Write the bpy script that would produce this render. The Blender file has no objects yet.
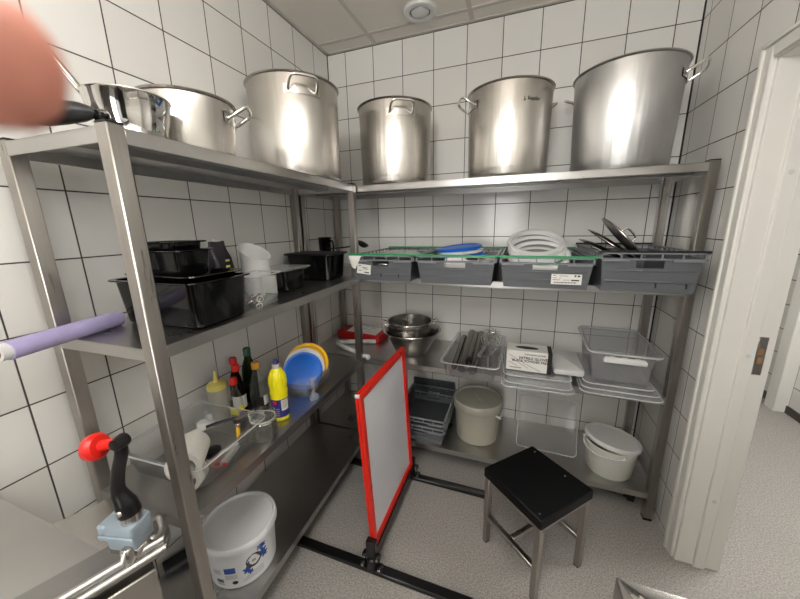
import bpy, bmesh, math, random
from mathutils import Vector, Matrix
random.seed(7)
SC = bpy.context.scene
COL = SC.collection
PI = math.pi
cos, sin = math.cos, math.sin

# ------------------------------------------------------------------ materials
def nodes(name):
    m = bpy.data.materials.new(name); m.use_nodes = True
    nt = m.node_tree
    b = nt.nodes['Principled BSDF']
    return m, nt, b
def N(nt, t, **kw):
    n = nt.nodes.new(t)
    for k, v in kw.items():
        if k in n.inputs: n.inputs[k].default_value = v
        else: setattr(n, k, v)
    return n
def srgb(r, g, b):
    f = lambda c: (c/255/12.92 if c/255 <= .04045 else ((c/255+.055)/1.055)**2.4)
    return (f(r), f(g), f(b), 1)
def mixcol(nt, fac, a, b):
    n = nt.nodes.new('ShaderNodeMix'); n.data_type = 'RGBA'
    if hasattr(fac, 'node'): nt.links.new(fac, n.inputs['Factor'])
    else: n.inputs['Factor'].default_value = fac
    for s, v in (('A', a), ('B', b)):
        i = [x for x in n.inputs if x.name == s and x.type == 'RGBA'][0]
        if hasattr(v, 'node'): nt.links.new(v, i)
        else: i.default_value = v
    return [o for o in n.outputs if o.type == 'RGBA'][0]
def math_(nt, op, a, b=None):
    n = nt.nodes.new('ShaderNodeMath'); n.operation = op
    for i, v in enumerate((a, b)):
        if v is None: continue
        if hasattr(v, 'node'): nt.links.new(v, n.inputs[i])
        else: n.inputs[i].default_value = v
    return n.outputs[0]
def plain(name, col, rough=.4, metal=0., var=.06, scale=18., bump=0., coat=0., spec=.5, stretch=None, sss=0., rv=.12):
    """plastic / paint / metal with slight procedural variation"""
    m, nt, b = nodes(name)
    tc = N(nt, 'ShaderNodeTexCoord')
    src = tc.outputs['Object']
    if stretch:
        mp = N(nt, 'ShaderNodeMapping'); mp.inputs['Scale'].default_value = stretch
        nt.links.new(src, mp.inputs[0]); src = mp.outputs[0]
    nz = N(nt, 'ShaderNodeTexNoise'); nz.inputs['Scale'].default_value = scale; nz.inputs['Detail'].default_value = 4
    nt.links.new(src, nz.inputs['Vector'])
    dark = tuple(c*(1-var) for c in col[:3])+(1,); lite = tuple(min(1, c*(1+var)) for c in col[:3])+(1,)
    nt.links.new(mixcol(nt, nz.outputs[0], dark, lite), b.inputs['Base Color'])
    r = math_(nt, 'ADD', math_(nt, 'MULTIPLY', nz.outputs[0], rough*rv), rough*(1-rv/2))
    nt.links.new(r, b.inputs['Roughness'])
    b.inputs['Metallic'].default_value = metal
    b.inputs['Specular IOR Level'].default_value = spec
    b.inputs['Coat Weight'].default_value = coat
    if sss:
        b.inputs['Subsurface Weight'].default_value = sss
        b.inputs['Subsurface Radius'].default_value = (.006, .002, .001)
    if bump:
        bp = N(nt, 'ShaderNodeBump'); bp.inputs['Strength'].default_value = bump; bp.inputs['Distance'].default_value = .002
        nt.links.new(nz.outputs[0], bp.inputs['Height']); nt.links.new(bp.outputs[0], b.inputs['Normal'])
    return m
def pot_steel(name, col, rough, aniso=.92):
    m, nt, b = nodes(name)
    tc = N(nt, 'ShaderNodeTexCoord')
    mp = N(nt, 'ShaderNodeMapping'); mp.inputs['Scale'].default_value = (2, 2, 50)
    nt.links.new(tc.outputs['Object'], mp.inputs[0])
    nz = N(nt, 'ShaderNodeTexNoise'); nz.inputs['Scale'].default_value = 5; nz.inputs['Detail'].default_value = 5
    nt.links.new(mp.outputs[0], nz.inputs['Vector'])
    n2 = N(nt, 'ShaderNodeTexNoise'); n2.inputs['Scale'].default_value = 9; n2.inputs['Detail'].default_value = 5
    nt.links.new(tc.outputs['Object'], n2.inputs['Vector'])
    c = mixcol(nt, n2.outputs[0], tuple(x*.86 for x in col[:3])+(1,), tuple(min(1, x*1.1) for x in col[:3])+(1,))
    nt.links.new(c, b.inputs['Base Color'])
    nt.links.new(math_(nt, 'ADD', math_(nt, 'MULTIPLY', nz.outputs[0], .06), rough-.02), b.inputs['Roughness'])
    b.inputs['Metallic'].default_value = 1
    b.inputs['Anisotropic'].default_value = aniso
    tg = N(nt, 'ShaderNodeTangent'); tg.direction_type = 'RADIAL'; tg.axis = 'Z'
    nt.links.new(tg.outputs[0], b.inputs['Tangent'])
    # slightly uneven spun wall: shallow vertical waviness
    mp2 = N(nt, 'ShaderNodeMapping'); mp2.inputs['Scale'].default_value = (16, 16, .9)
    nt.links.new(tc.outputs['Object'], mp2.inputs[0])
    n3 = N(nt, 'ShaderNodeTexNoise'); n3.inputs['Scale'].default_value = 2.2; n3.inputs['Detail'].default_value = 2
    nt.links.new(mp2.outputs[0], n3.inputs['Vector'])
    bp = N(nt, 'ShaderNodeBump'); bp.inputs['Strength'].default_value = .4; bp.inputs['Distance'].default_value = .005
    nt.links.new(n3.outputs[0], bp.inputs['Height']); nt.links.new(bp.outputs[0], b.inputs['Normal'])
    return m
def clear(name, tint=(.93, .94, .95), body=.12, bodycol=(.8, .82, .84, 1), rough=.12):
    """thin clear / frosted plastic: part transparent, part milky plastic, glossy by fresnel"""
    m, nt, b = nodes(name)
    nt.nodes.remove(b)
    out = [n for n in nt.nodes if n.type == 'OUTPUT_MATERIAL'][0]
    tr = N(nt, 'ShaderNodeBsdfTransparent'); tr.inputs[0].default_value = tint+(1,)
    df = N(nt, 'ShaderNodeBsdfDiffuse'); df.inputs[0].default_value = bodycol
    tl = N(nt, 'ShaderNodeBsdfTranslucent'); tl.inputs[0].default_value = bodycol
    gl = N(nt, 'ShaderNodeBsdfGlossy'); gl.inputs['Roughness'].default_value = rough
    tc = N(nt, 'ShaderNodeTexCoord')
    nz = N(nt, 'ShaderNodeTexNoise'); nz.inputs['Scale'].default_value = 4
    nt.links.new(tc.outputs['Object'], nz.inputs['Vector'])
    m0 = N(nt, 'ShaderNodeMixShader'); m0.inputs[0].default_value = .4
    nt.links.new(df.outputs[0], m0.inputs[1]); nt.links.new(tl.outputs[0], m0.inputs[2])
    m1 = N(nt, 'ShaderNodeMixShader')
    nt.links.new(math_(nt, 'MULTIPLY', math_(nt, 'ADD', nz.outputs[0], .5), body), m1.inputs[0])
    nt.links.new(tr.outputs[0], m1.inputs[1]); nt.links.new(m0.outputs[0], m1.inputs[2])
    fr = N(nt, 'ShaderNodeFresnel'); fr.inputs[0].default_value = 1.38
    m2 = N(nt, 'ShaderNodeMixShader')
    nt.links.new(math_(nt, 'MINIMUM', math_(nt, 'MULTIPLY', fr.outputs[0], .8), .4), m2.inputs[0])
    nt.links.new(m1.outputs[0], m2.inputs[1]); nt.links.new(gl.outputs[0], m2.inputs[2])
    nt.links.new(m2.outputs[0], out.inputs[0])
    return m
def tile_mat(name, axis, u0, pu, v0, pv, sign=1, joint=.0042, streaks=()):
    m, nt, b = nodes(name)
    g = N(nt, 'ShaderNodeNewGeometry')
    sx = N(nt, 'ShaderNodeSeparateXYZ'); nt.links.new(g.outputs['Position'], sx.inputs[0])
    def line(out, o, p):
        t = math_(nt, 'DIVIDE', math_(nt, 'SUBTRACT', out, o), p)
        fr = math_(nt, 'FRACT', t)
        d = math_(nt, 'MULTIPLY', math_(nt, 'MINIMUM', fr, math_(nt, 'SUBTRACT', 1., fr)), p)
        return d, math_(nt, 'FLOOR', t)
    du, iu = line(sx.outputs[axis], u0, pu)
    dv, iv = line(sx.outputs['Z'], v0, pv)
    d = math_(nt, 'MINIMUM', du, dv)
    ramp = N(nt, 'ShaderNodeMapRange'); ramp.inputs['From Min'].default_value = joint/2*.75; ramp.inputs['From Max'].default_value = joint/2*1.25
    nt.links.new(d, ramp.inputs['Value'])
    mask = ramp.outputs[0]
    # tile tone
    cx = N(nt, 'ShaderNodeCombineXYZ'); nt.links.new(iu, cx.inputs[0]); nt.links.new(iv, cx.inputs[1])
    wn = N(nt, 'ShaderNodeTexWhiteNoise'); nt.links.new(cx.outputs[0], wn.inputs['Vector'])
    tone = mixcol(nt, wn.outputs['Value'], srgb(222, 220, 215), srgb(229, 228, 224))
    nt.links.new(mixcol(nt, mask, srgb(66, 63, 61), tone), b.inputs['Base Color'])
    nt.links.new(math_(nt, 'SUBTRACT', .85, math_(nt, 'MULTIPLY', mask, .70)), b.inputs['Roughness'])
    # joints sit lower; the glaze is gently wavy
    n1 = N(nt, 'ShaderNodeTexNoise'); n1.inputs['Scale'].default_value = 9; n1.inputs['Detail'].default_value = 1.5
    nt.links.new(g.outputs['Position'], n1.inputs['Vector'])
    h = math_(nt, 'ADD', math_(nt, 'MULTIPLY', mask, .5), math_(nt, 'MULTIPLY', n1.outputs[0], .55))
    h = math_(nt, 'ADD', h, math_(nt, 'MULTIPLY', wn.outputs['Value'], .05))
    bp = N(nt, 'ShaderNodeBump'); bp.inputs['Strength'].default_value = .5; bp.inputs['Distance'].default_value = .003
    nt.links.new(h, bp.inputs['Height']); nt.links.new(bp.outputs[0], b.inputs['Normal'])
    b.inputs['Specular IOR Level'].default_value = .5
    return m
def emit(name, col, strength):
    m, nt, b = nodes(name)
    b.inputs['Base Color'].default_value = (.8, .8, .8, 1)
    b.inputs['Emission Color'].default_value = col
    b.inputs['Emission Strength'].default_value = strength
    return m
def floor_mat():
    m, nt, b = nodes('speckled_vinyl')
    g = N(nt, 'ShaderNodeNewGeometry')
    v1 = N(nt, 'ShaderNodeTexNoise'); v1.inputs['Scale'].default_value = 150; v1.inputs['Detail'].default_value = 3
    v2 = N(nt, 'ShaderNodeTexNoise'); v2.inputs['Scale'].default_value = 430; v2.inputs['Detail'].default_value = 2
    v3 = N(nt, 'ShaderNodeTexNoise'); v3.inputs['Scale'].default_value = 3.5; v3.inputs['Detail'].default_value = 5
    for v in (v1, v2, v3): nt.links.new(g.outputs['Position'], v.inputs['Vector'])
    r1 = N(nt, 'ShaderNodeMapRange'); r1.inputs['From Min'].default_value = .38; r1.inputs['From Max'].default_value = .62
    nt.links.new(v1.outputs[0], r1.inputs['Value'])
    r2 = N(nt, 'ShaderNodeMapRange'); r2.inputs['From Min'].default_value = .40; r2.inputs['From Max'].default_value = .64
    nt.links.new(v2.outputs[0], r2.inputs['Value'])
    a = mixcol(nt, r1.outputs[0], srgb(110, 106, 102), srgb(172, 168, 162))
    a = mixcol(nt, math_(nt, 'MULTIPLY', r2.outputs[0], .5), a, srgb(208, 204, 198))
    a = mixcol(nt, math_(nt, 'MULTIPLY', v3.outputs[0], .3), a, srgb(136, 130, 124))
    nt.links.new(a, b.inputs['Base Color'])
    b.inputs['Roughness'].default_value = .48
    bp = N(nt, 'ShaderNodeBump'); bp.inputs['Strength'].default_value = .15; bp.inputs['Distance'].default_value = .001
    nt.links.new(v2.outputs[0], bp.inputs['Height']); nt.links.new(bp.outputs[0], b.inputs['Normal'])
    return m

TZ = 2.42
M = {}
M['tile_back'] = tile_mat('tile_back', 'X', .1368, .2, TZ, .1998)
M['tile_left'] = tile_mat('tile_left', 'Y', -.1663, .1978, TZ, .1998)
M['tile_right'] = tile_mat('tile_right', 'Y', -.0643, .1978, TZ, .1998)
M['tile_corr'] = tile_mat('tile_corridor', 'Y', 0, .2, .02, .2, joint=.0065)
M['floor'] = floor_mat()
M['ceil'] = plain('ceiling_board', srgb(228, 223, 215), .9, var=.02, scale=160, bump=.15)
M['tbar'] = plain('ceiling_profile', srgb(198, 193, 186), .5, var=.02)
M['paint'] = plain('white_door_paint', srgb(232, 230, 224), .32, var=.015, scale=7, bump=.03)
M['silicone'] = plain('dark_silicone', srgb(32, 30, 30), .5)
M['dkbase'] = plain('dark_skirting', srgb(70, 66, 64), .5)
M['steel'] = plain('brushed_steel', (.56, .55, .535, 1), .32, 1, var=.10, scale=7, stretch=(1, 1, 1))
M['shelfsteel'] = plain('shelf_steel', (.50, .49, .475, 1), .30, 1, var=.16, rv=.5, scale=5, bump=.03)
M['poststeel'] = plain('post_steel', (.43, .405, .375, 1), .30, 1, var=.16, rv=.5, scale=9, stretch=(8, 8, .6))
M['pot'] = pot_steel('spun_pot_steel', (.46, .435, .40, 1), .25)
M['potgrey'] = pot_steel('worn_pot_steel', (.45, .445, .435, 1), .28)
M['chrome'] = plain('polished_steel', (.80, .78, .75, 1), .07, 1, var=.04)
M['satin'] = plain('satin_steel', (.58, .56, .535, 1), .2, 1, var=.08)
M['lidsteel'] = plain('dark_lid_steel', (.34, .32, .30, 1), .25, 1, var=.15)
M['black'] = plain('glossy_black_plastic', srgb(11, 11, 12), .10, spec=.38, var=.1, scale=8)
M['blackmatt'] = plain('black_plastic', srgb(20, 20, 21), .45, var=.15)
M['blackmetal'] = plain('black_coated_metal', srgb(17, 17, 18), .3, var=.15)
M['seat'] = plain('black_seat_board', srgb(11, 11, 12), .5, var=.25, scale=40, bump=.04, spec=.18)
M['crate'] = plain('grey_crate_plastic', srgb(94, 97, 101), .40, var=.05)
M['crateL'] = plain('light_grey_crate_rim', srgb(132, 136, 140), .36, var=.05)
M['crateD'] = plain('dark_grey_crate_plastic', srgb(66, 69, 73), .45, var=.06)
M['green'] = plain('green_plastic', srgb(30, 150, 92), .35)
M['white'] = plain('white_plastic', srgb(216, 216, 214), .35, var=.02)
M['whiteb'] = plain('bucket_white_plastic', srgb(228, 229, 231), .33, var=.02)
M['milky'] = plain('milky_white_plastic', srgb(222, 221, 213), .35, var=.02, sss=.2)
M['olive'] = plain('beige_bucket_plastic', srgb(176, 173, 158), .38, var=.03, sss=.1)
M['olivelid'] = plain('beige_lid_plastic', srgb(162, 160, 147), .4, var=.04)
M['paper'] = plain('paper_label', srgb(226, 224, 218), .7, var=.03)
M['ink'] = plain('black_ink', srgb(28, 27, 28), .6)
M['inkgrey'] = plain('grey_ink', srgb(126, 125, 124), .6)
M['inklight'] = plain('pale_grey_ink', srgb(178, 177, 176), .6)
M['blue'] = plain('bright_blue_plastic', srgb(18, 106, 214), .32, var=.04)
M['labelblue'] = plain('label_blue', srgb(38, 82, 160), .5)
M['navy'] = plain('navy_label', srgb(44, 40, 120), .4)
M['yellow'] = plain('yellow_plastic', srgb(248, 190, 20), .35)
M['lemon'] = plain('lemon_yellow_bottle', srgb(238, 226, 16), .22, var=.04, coat=.3)
M['red'] = plain('red_plastic', srgb(216, 32, 22), .32, var=.04)
M['redframe'] = plain('red_painted_frame', srgb(226, 38, 20), .28, var=.03)
M['redcard'] = plain('red_card', srgb(190, 24, 28), .5)
M['orange'] = plain('orange_cap_plastic', srgb(214, 150, 50), .4)
M['purple'] = plain('lilac_film', srgb(172, 163, 204), .16, var=.14, scale=22, coat=.5, stretch=(1, 1, 1))
M['bag'] = plain('dark_violet_foil_bag', srgb(28, 24, 38), .35, var=.2, bump=.2)
M['card'] = plain('brown_cardboard', srgb(150, 110, 70), .8)
M['opener'] = plain('blue_grey_cast_metal', srgb(152, 166, 176), .42, .2, var=.08)
M['bottlegreen'] = clear('dark_green_glass', (.16, .22, .08), .25, srgb(40, 60, 26), .06)
M['bottledark'] = clear('dark_sauce_glass', (.10, .06, .05), .3, srgb(36, 26, 24), .06)
M['glass'] = clear('clear_glass', (.965, .975, .97), .03, (.8, .8, .8, 1), .04)
M['clear'] = clear('clear_plastic', (.98, .982, .985), .05, (.85, .87, .88, 1), .10)
M['lidwhite'] = plain('bright_white_lid_plastic', srgb(240, 240, 238), .35, var=.01)
M['frost'] = clear('frosted_box_plastic', (.975, .98, .985), .14, (.97, .975, .98, 1), .22)
M['lid'] = clear('clear_lid_plastic', (.975, .98, .985), .24, (.97, .975, .98, 1), .16)
M['paleyellow'] = plain('pale_yellow_cap', srgb(222, 208, 110), .4)
M['rimglint'] = clear('clear_rim_glint', (.95, .96, .97), .62, (.93, .94, .95, 1), .15)  # milky white body stands in for highlights along the clear rims
M['squeeze'] = clear('translucent_bottle', (.92, .92, .90), .55, srgb(226, 224, 212), .25)
M['poster'] = plain('pale_poster_sheet', srgb(232, 233, 240), .30, var=.05, scale=4, coat=.6)
M['skin'] = plain('skin', srgb(222, 150, 132), .5, var=.06, scale=300, sss=.25)
M['nail'] = plain('finger_nail', srgb(226, 168, 152), .25)
M['lamp'] = emit('fill_globe_diffuser', (1, .975, .94, 1), 18)
M['panel'] = emit('fill_panel_diffuser', (1, .985, .96, 1), 26)

# ------------------------------------------------------------------ mesh helpers
def rr(hx, hy, z, r, cx=0, cy=0, n=4):
    r = min(r, hx*.999, hy*.999); o = []
    for q, (sx, sy) in enumerate(((1, 1), (-1, 1), (-1, -1), (1, -1))):
        for k in range(n+1):
            a = q*PI/2 + k*PI/2/n
            o.append((cx+sx*(hx-r)+r*cos(a), cy+sy*(hy-r)+r*sin(a), z))
    return o
def circ(r, z, n=40, cx=0, cy=0, sy=1.):
    return [(cx+r*cos(2*PI*k/n), cy+r*sy*sin(2*PI*k/n), z) for k in range(n)]
def smooth(pts, sub=6, closed=False):
    P = [Vector(p) for p in pts]; n = len(P); o = []
    rng = n if closed else n-1
    for i in range(rng):
        p1, p2 = P[i], P[(i+1) % n]
        p0 = P[(i-1) % n] if (closed or i > 0) else p1*2-p2
        p3 = P[(i+2) % n] if (closed or i+2 < n) else p2*2-p1
        for k in range(sub):
            t = k/sub
            o.append(.5*((2*p1)+(p2-p0)*t+(2*p0-5*p1+4*p2-p3)*t*t+(3*p1-p0-3*p2+p3)*t**3))
    if not closed: o.append(P[-1])
    return o
class B:
    def __init__(s): s.bm = bmesh.new(); s.mk = 0
    def mark(s): s.bm.verts.index_update(); s.mk = len(s.bm.verts); return s
    def xf(s, mat):
        s.bm.verts.ensure_lookup_table()
        for v in s.bm.verts[s.mk:]: v.co = mat @ v.co
        return s
    def box(s, x0, x1, y0, y1, z0, z1, bev=0):
        vs = [s.bm.verts.new(p) for p in ((x0, y0, z0), (x1, y0, z0), (x1, y1, z0), (x0, y1, z0), (x0, y0, z1), (x1, y0, z1), (x1, y1, z1), (x0, y1, z1))]
        fs = [s.bm.faces.new([vs[i] for i in f]) for f in ((3, 2, 1, 0), (4, 5, 6, 7), (0, 1, 5, 4), (1, 2, 6, 5), (2, 3, 7, 6), (3, 0, 4, 7))]
        if bev:
            es = list({e for f in fs for e in f.edges})
            bmesh.ops.bevel(s.bm, geom=es, offset=bev, segments=1, profile=.5, affect='EDGES', clamp_overlap=True)
        return s
    def loft(s, rings, cap0=True, cap1=True, closed=False):
        R = [[s.bm.verts.new(p) for p in r] for r in rings]
        n = len(R[0]); L = len(R)
        for i in range(L if closed else L-1):
            a, b = R[i], R[(i+1) % L]
            for k in range(n):
                s.bm.faces.new((a[k], a[(k+1) % n], b[(k+1) % n], b[k]))
        if not closed:
            if cap0: s.bm.faces.new(R[0][::-1])
            if cap1: s.bm.faces.new(R[-1])
        return s
    def lathe(s, prof, n=40, cap0=True, cap1=True, cx=0, cy=0, sy=1.):
        return s.loft([circ(max(r, .0003), z, n, cx, cy, sy) for r, z in prof], cap0, cap1)
    def tube(s, pts, r, n=10, closed=False, flat=1.):
        P = [Vector(p) for p in pts]; rings = []; L = len(P); n = max(n, 10) if n != 6 else 6
        up = None
        for i, p in enumerate(P):
            if closed: t = P[(i+1) % L]-P[(i-1) % L]
            else: t = P[min(i+1, L-1)]-P[max(i-1, 0)]
            t.normalize()
            if up is None:
                up = Vector((0, 0, 1)) if abs(t.z) < .9 else Vector((1, 0, 0))
            a = (up - t*up.dot(t))
            if a.length < 1e-5: a = t.orthogonal()
            a.normalize(); b = t.cross(a); up = a
            rad = r[i] if isinstance(r, (list, tuple)) else r
            rings.append([p+rad*(a*sin(2*PI*k/n)*flat+b*cos(2*PI*k/n)) for k in range(n)])
        return s.loft(rings, closed=closed)
    def rod(s, a, b, r, n=14): return s.tube([a, b], r, n)
    def slab(s, q, t):
        """quad with thickness t along its normal (against it)"""
        q = [Vector(p) for p in q]
        nrm = (q[1]-q[0]).cross(q[3]-q[0]).normalized()
        a = [s.bm.verts.new(p) for p in q]; b = [s.bm.verts.new(p-nrm*t) for p in q]
        s.bm.faces.new(a); s.bm.faces.new(b[::-1])
        for k in range(4): s.bm.faces.new((a[(k+1) % 4], a[k], b[k], b[(k+1) % 4]))
        return s
    def holed(s, q, t, hole):
        """quad panel with a rectangular hole (u0,u1,v0,v1) and thickness"""
        q = [Vector(p) for p in q]
        nrm = (q[1]-q[0]).cross(q[3]-q[0]).normalized()
        U = [0, hole[0], hole[1], 1]; V = [0, hole[2], hole[3], 1]
        pt = lambda u, v: (q[0]*(1-u)+q[1]*u)*(1-v)+(q[3]*(1-u)+q[2]*u)*v
        F = [[s.bm.verts.new(pt(u, v)) for v in V] for u in U]
        K = [[s.bm.verts.new(pt(u, v)-nrm*t) for v in V] for u in U]
        for i in range(3):
            for j in range(3):
                if i == 1 and j == 1: continue
                s.bm.faces.new((F[i][j], F[i+1][j], F[i+1][j+1], F[i][j+1]))
                s.bm.faces.new((K[i][j+1], K[i+1][j+1], K[i+1][j], K[i][j]))
        H = [(1, 1), (2, 1), (2, 2), (1, 2)]
        for k in range(4):
            a, b = H[k], H[(k+1) % 4]
            s.bm.faces.new((F[a[0]][a[1]], F[b[0]][b[1]], K[b[0]][b[1]], K[a[0]][a[1]])[::-1])
        O = [(0, 0), (1, 0), (2, 0), (3, 0), (3, 1), (3, 2), (3, 3), (2, 3), (1, 3), (0, 3), (0, 2), (0, 1)]
        for k in range(12):
            a, b = O[k], O[(k+1) % 12]
            s.bm.faces.new((F[b[0]][b[1]], F[a[0]][a[1]], K[a[0]][a[1]], K[b[0]][b[1]]))
        return s
    def patch(s, r, a0, a1, z0, z1, n=10, cx=0, cy=0, r1=None):
        """curved sticker on an upright round wall"""
        r1 = r if r1 is None else r1
        pv = None
        for k in range(n+1):
            a = a0+(a1-a0)*k/n
            v = (s.bm.verts.new((cx+r*cos(a), cy+r*sin(a), z0)), s.bm.verts.new((cx+r1*cos(a), cy+r1*sin(a), z1)))
            if pv: s.bm.faces.new((pv[0], v[0], v[1], pv[1]))
            pv = v
        return s
    def face(s, pts): s.bm.faces.new([s.bm.verts.new(p) for p in pts]); return s
    def text(s, txt, size, mat, bold=0.0, align='CENTER', fn=None):
        cu = bpy.data.curves.new('t', 'FONT'); cu.body = txt; cu.size = size; cu.align_x = align; cu.align_y = 'CENTER'
        cu.offset = bold; cu.resolution_u = 3
        o = bpy.data.objects.new('t', cu); COL.objects.link(o)
        dg = bpy.context.evaluated_depsgraph_get(); dg.update()
        me = bpy.data.meshes.new_from_object(o.evaluated_get(dg))
        mp = {}
        for v in me.vertices:
            co = v.co.copy()
            co = fn(co) if fn else mat @ co
            mp[v.index] = s.bm.verts.new(co)
        for p in me.polygons:
            try: s.bm.faces.new([mp[i] for i in p.vertices])
            except ValueError: pass
        bpy.data.objects.remove(o); bpy.data.curves.remove(cu); bpy.data.meshes.remove(me)
        return s
def obj(name, b, mat, parent=None, angle=40, loc=None, kind=None, label=None, flat=False):
    me = bpy.data.meshes.new(name)
    bmesh.ops.recalc_face_normals(b.bm, faces=b.bm.faces) if not flat else None
    b.bm.to_mesh(me); b.bm.free()
    me.materials.append(mat if not isinstance(mat, str) else M[mat])
    for p in me.polygons: p.use_smooth = True
    me.set_sharp_from_angle(angle=math.radians(angle))
    o = bpy.data.objects.new(name, me); COL.objects.link(o)
    if parent: o.parent = parent
    if loc: o.location = loc
    if kind: o['kind'] = kind
    if label: o['label'] = label
    return o
def tag(o, label, cat, group=None):
    o['label'] = label; o['category'] = cat
    if group: o['group'] = group
    return o
def thing(name, label, cat, loc=(0, 0, 0), rz=0, group=None, rot=None):
    o = bpy.data.objects.new(name, None); COL.objects.link(o)
    o.empty_display_size = .05
    o.location = loc; o.rotation_euler = rot if rot else (0, 0, rz)
    return tag(o, label, cat, group)
def dup(root, label, loc=None, rot=None):
    r = root.copy(); COL.objects.link(r)
    if loc: r.location = loc
    if rot: r.rotation_euler = rot
    r['label'] = label
    for ch in list(root.children):
        c = ch.copy(); COL.objects.link(c); c.parent = r
        for g in list(ch.children):
            d = g.copy(); COL.objects.link(d); d.parent = c
    return r
T = Matrix.Translation
R = lambda a, ax: Matrix.Rotation(a, 4, ax)

# ------------------------------------------------------------------ the setting
H = 2.626; XR = 2.043; XO = 2.18; YD0, YD1 = -.655, -1.585; ZD = 2.0; YB = -3.7
def struct(name, b, mat, parent=None, **k):
    o = obj(name, b, mat, parent, **k)
    if not parent: o['kind'] = 'structure'
    return o
struct('floor', B().box(-.12, 3.6, YB-.1, 2.6, -.08, 0), 'floor')
struct('wall_back', B().box(-.12, XR, 0, .12, 0, H), 'tile_back')
struct('wall_left', B().box(-.12, 0, YB, 0, 0, H), 'tile_left')
WX0, WX1, WZ0, WZ1 = .72, 1.32, .75, 2.3
w = B(); w.box(-.12, WX0, YB-.1, YB, 0, H); w.box(WX1, 3.6, YB-.1, YB, 0, H); w.box(WX0, WX1, YB-.1, YB, 0, WZ0); w.box(WX0, WX1, YB-.1, YB, WZ1, H)
struct('wall_front', w, 'tile_back')
w = B()
for (x0, x1, z0, z1) in ((WX0, WX0+.05, WZ0, WZ1), (WX1-.05, WX1, WZ0, WZ1), (WX0, WX1, WZ0, WZ0+.05), (WX0, WX1, WZ1-.05, WZ1)): w.box(x0, x1, YB-.08, YB-.03, z0, z1, .003)
struct('added_window_1', w, 'paint')  # unseen window, added to let soft frontal light into the room
pl = bpy.data.lights.new('fill_window_portal', 'AREA'); pl.shape = 'RECTANGLE'; pl.size = WX1-WX0; pl.size_y = WZ1-WZ0; pl.cycles.is_portal = True
po = bpy.data.objects.new('fill_window_portal', pl); COL.objects.link(po); po.location = ((WX0+WX1)/2, YB-.05, (WZ0+WZ1)/2); po.rotation_euler = (PI/2, 0, 0)
w = B(); w.box(XR, XO, YD0+.03, 2.5, 0, H); w.box(XR, XO, YB, YD1, 0, H); w.box(XR, XO, YD1, YD0+.03, ZD+.02, H)
struct('wall_right', w, 'tile_right')
struct('wall_corridor', B().box(3.36, 3.6, YB, 2.5, 0, H), 'tile_corr')
struct('wall_corridor_end', B().box(XR, 3.6, 2.5, 2.6, 0, H), 'tile_back')
struct('baseboard_corridor', B().box(3.347, 3.36, YB, 2.5, 0, .06), 'dkbase')
struct('ceiling', B().box(-.12, 3.6, YB-.1, 2.6, H, H+.08), 'ceil')
g = B()
for k in range(-1, 5):
    x = .358+.607*k
    if .03 < x < 2.0: g.box(x-.012, x+.012, YB, 0, H-.003, H+.001)
for k in range(7):
    y = -.122-.607*k
    if y > YB: g.box(0, XR, y-.012, y+.012, H-.0032, H+.001)
struct('trim_1', g, 'tbar')
g = B(); g.box(0, XR, -.02, 0, H-.004, H); g.box(0, .02, YB, 0, H-.004, H); g.box(XR-.02, XR, YB, 0, H-.004, H)
struct('trim_2', g, 'tbar')
struct('trim_3', B().face([(XR-.006, 0, 0), (XR, -.006, 0), (XR, -.006, H), (XR-.006, 0, H)]), 'silicone')
struct('trim_4', B().face([(0, -.005, 0), (.005, 0, 0), (.005, 0, H), (0, -.005, H)]), 'silicone')
# doorway: painted casing, jamb lining with stop and strike plate
d = bpy.data.objects.new('door_1', None); COL.objects.link(d); d['kind'] = 'structure'
a = B()
def casing(bm, ya, yb, za, zb, x0, x1): bm.box(x0, x1, ya, yb, za, zb, .004)
for (ya, yb) in ((YD0+.003, -.598), (-1.642, YD1-.003)):
    a.box(XR-.024, XR+.001, ya, yb, 0, ZD+.062, .005)
    s_ = 1 if ya > -1 else -1
    a.box(XR-.031, XR-.02, yb-.016 if s_ > 0 else ya, yb if s_ > 0 else ya+.016, 0, ZD+.062, .004)
a.box(XR-.024, XR+.001, YD1-.003, YD0+.003, ZD+.006, ZD+.062, .005)
a.box(XR-.031, XR-.02, YD1-.057, YD0+.057, ZD+.046, ZD+.062, .004)
def unplumb(b):     # the hinge-side frame leans back a little
    for v_ in b.bm.verts:
        if v_.co.y > -1: v_.co.y += .0125*v_.co.z
    return b
obj('casing', unplumb(a), 'paint', d)
a = B()
for (y, s_) in ((YD0, -1), (YD1, 1)):
    a.box(XR-.010, XO+.012, min(y+s_*.010, y-s_*.032), max(y+s_*.010, y-s_*.032), 0, ZD+.02, .002)
    a.box(2.097, 2.138, min(y, y+s_*.022), max(y, y+s_*.022), 0, ZD, .003)
a.box(XR-.010, XO+.012, YD1, YD0, ZD, ZD+.022, .002)
a.box(2.097, 2.138, YD1, YD0, ZD-.012, ZD+.01, .003)
obj('jamb', unplumb(a), 'paint', d)
sp = obj('strike_plate', unplumb(B().box(2.143, 2.170, YD0-.0125, YD0-.009, .925, 1.075, .001)), 'satin', d, label='steel strike plate')
a = B()
for z0 in (.965, 1.0): a.box(2.149, 2.163, YD0-.0135, YD0-.011, z0+.005, z0+.03)
obj('latch_slot', unplumb(a), M['card'], sp)
for z in (.35, 1.0, 1.65):
    obj('screw_cap', B().mark().lathe([(.0, 0), (.0085, 0), (.008, .002), (0, .003)], 16).xf(T((2.118, YD0-.022+.0125*z, z)) @ R(PI/2, 'X')), 'white', d)
struct('trim_5', B().box(3.275, 3.37, 1.0, 1.10, 0, 2.3, .004), 'paint')

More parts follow.
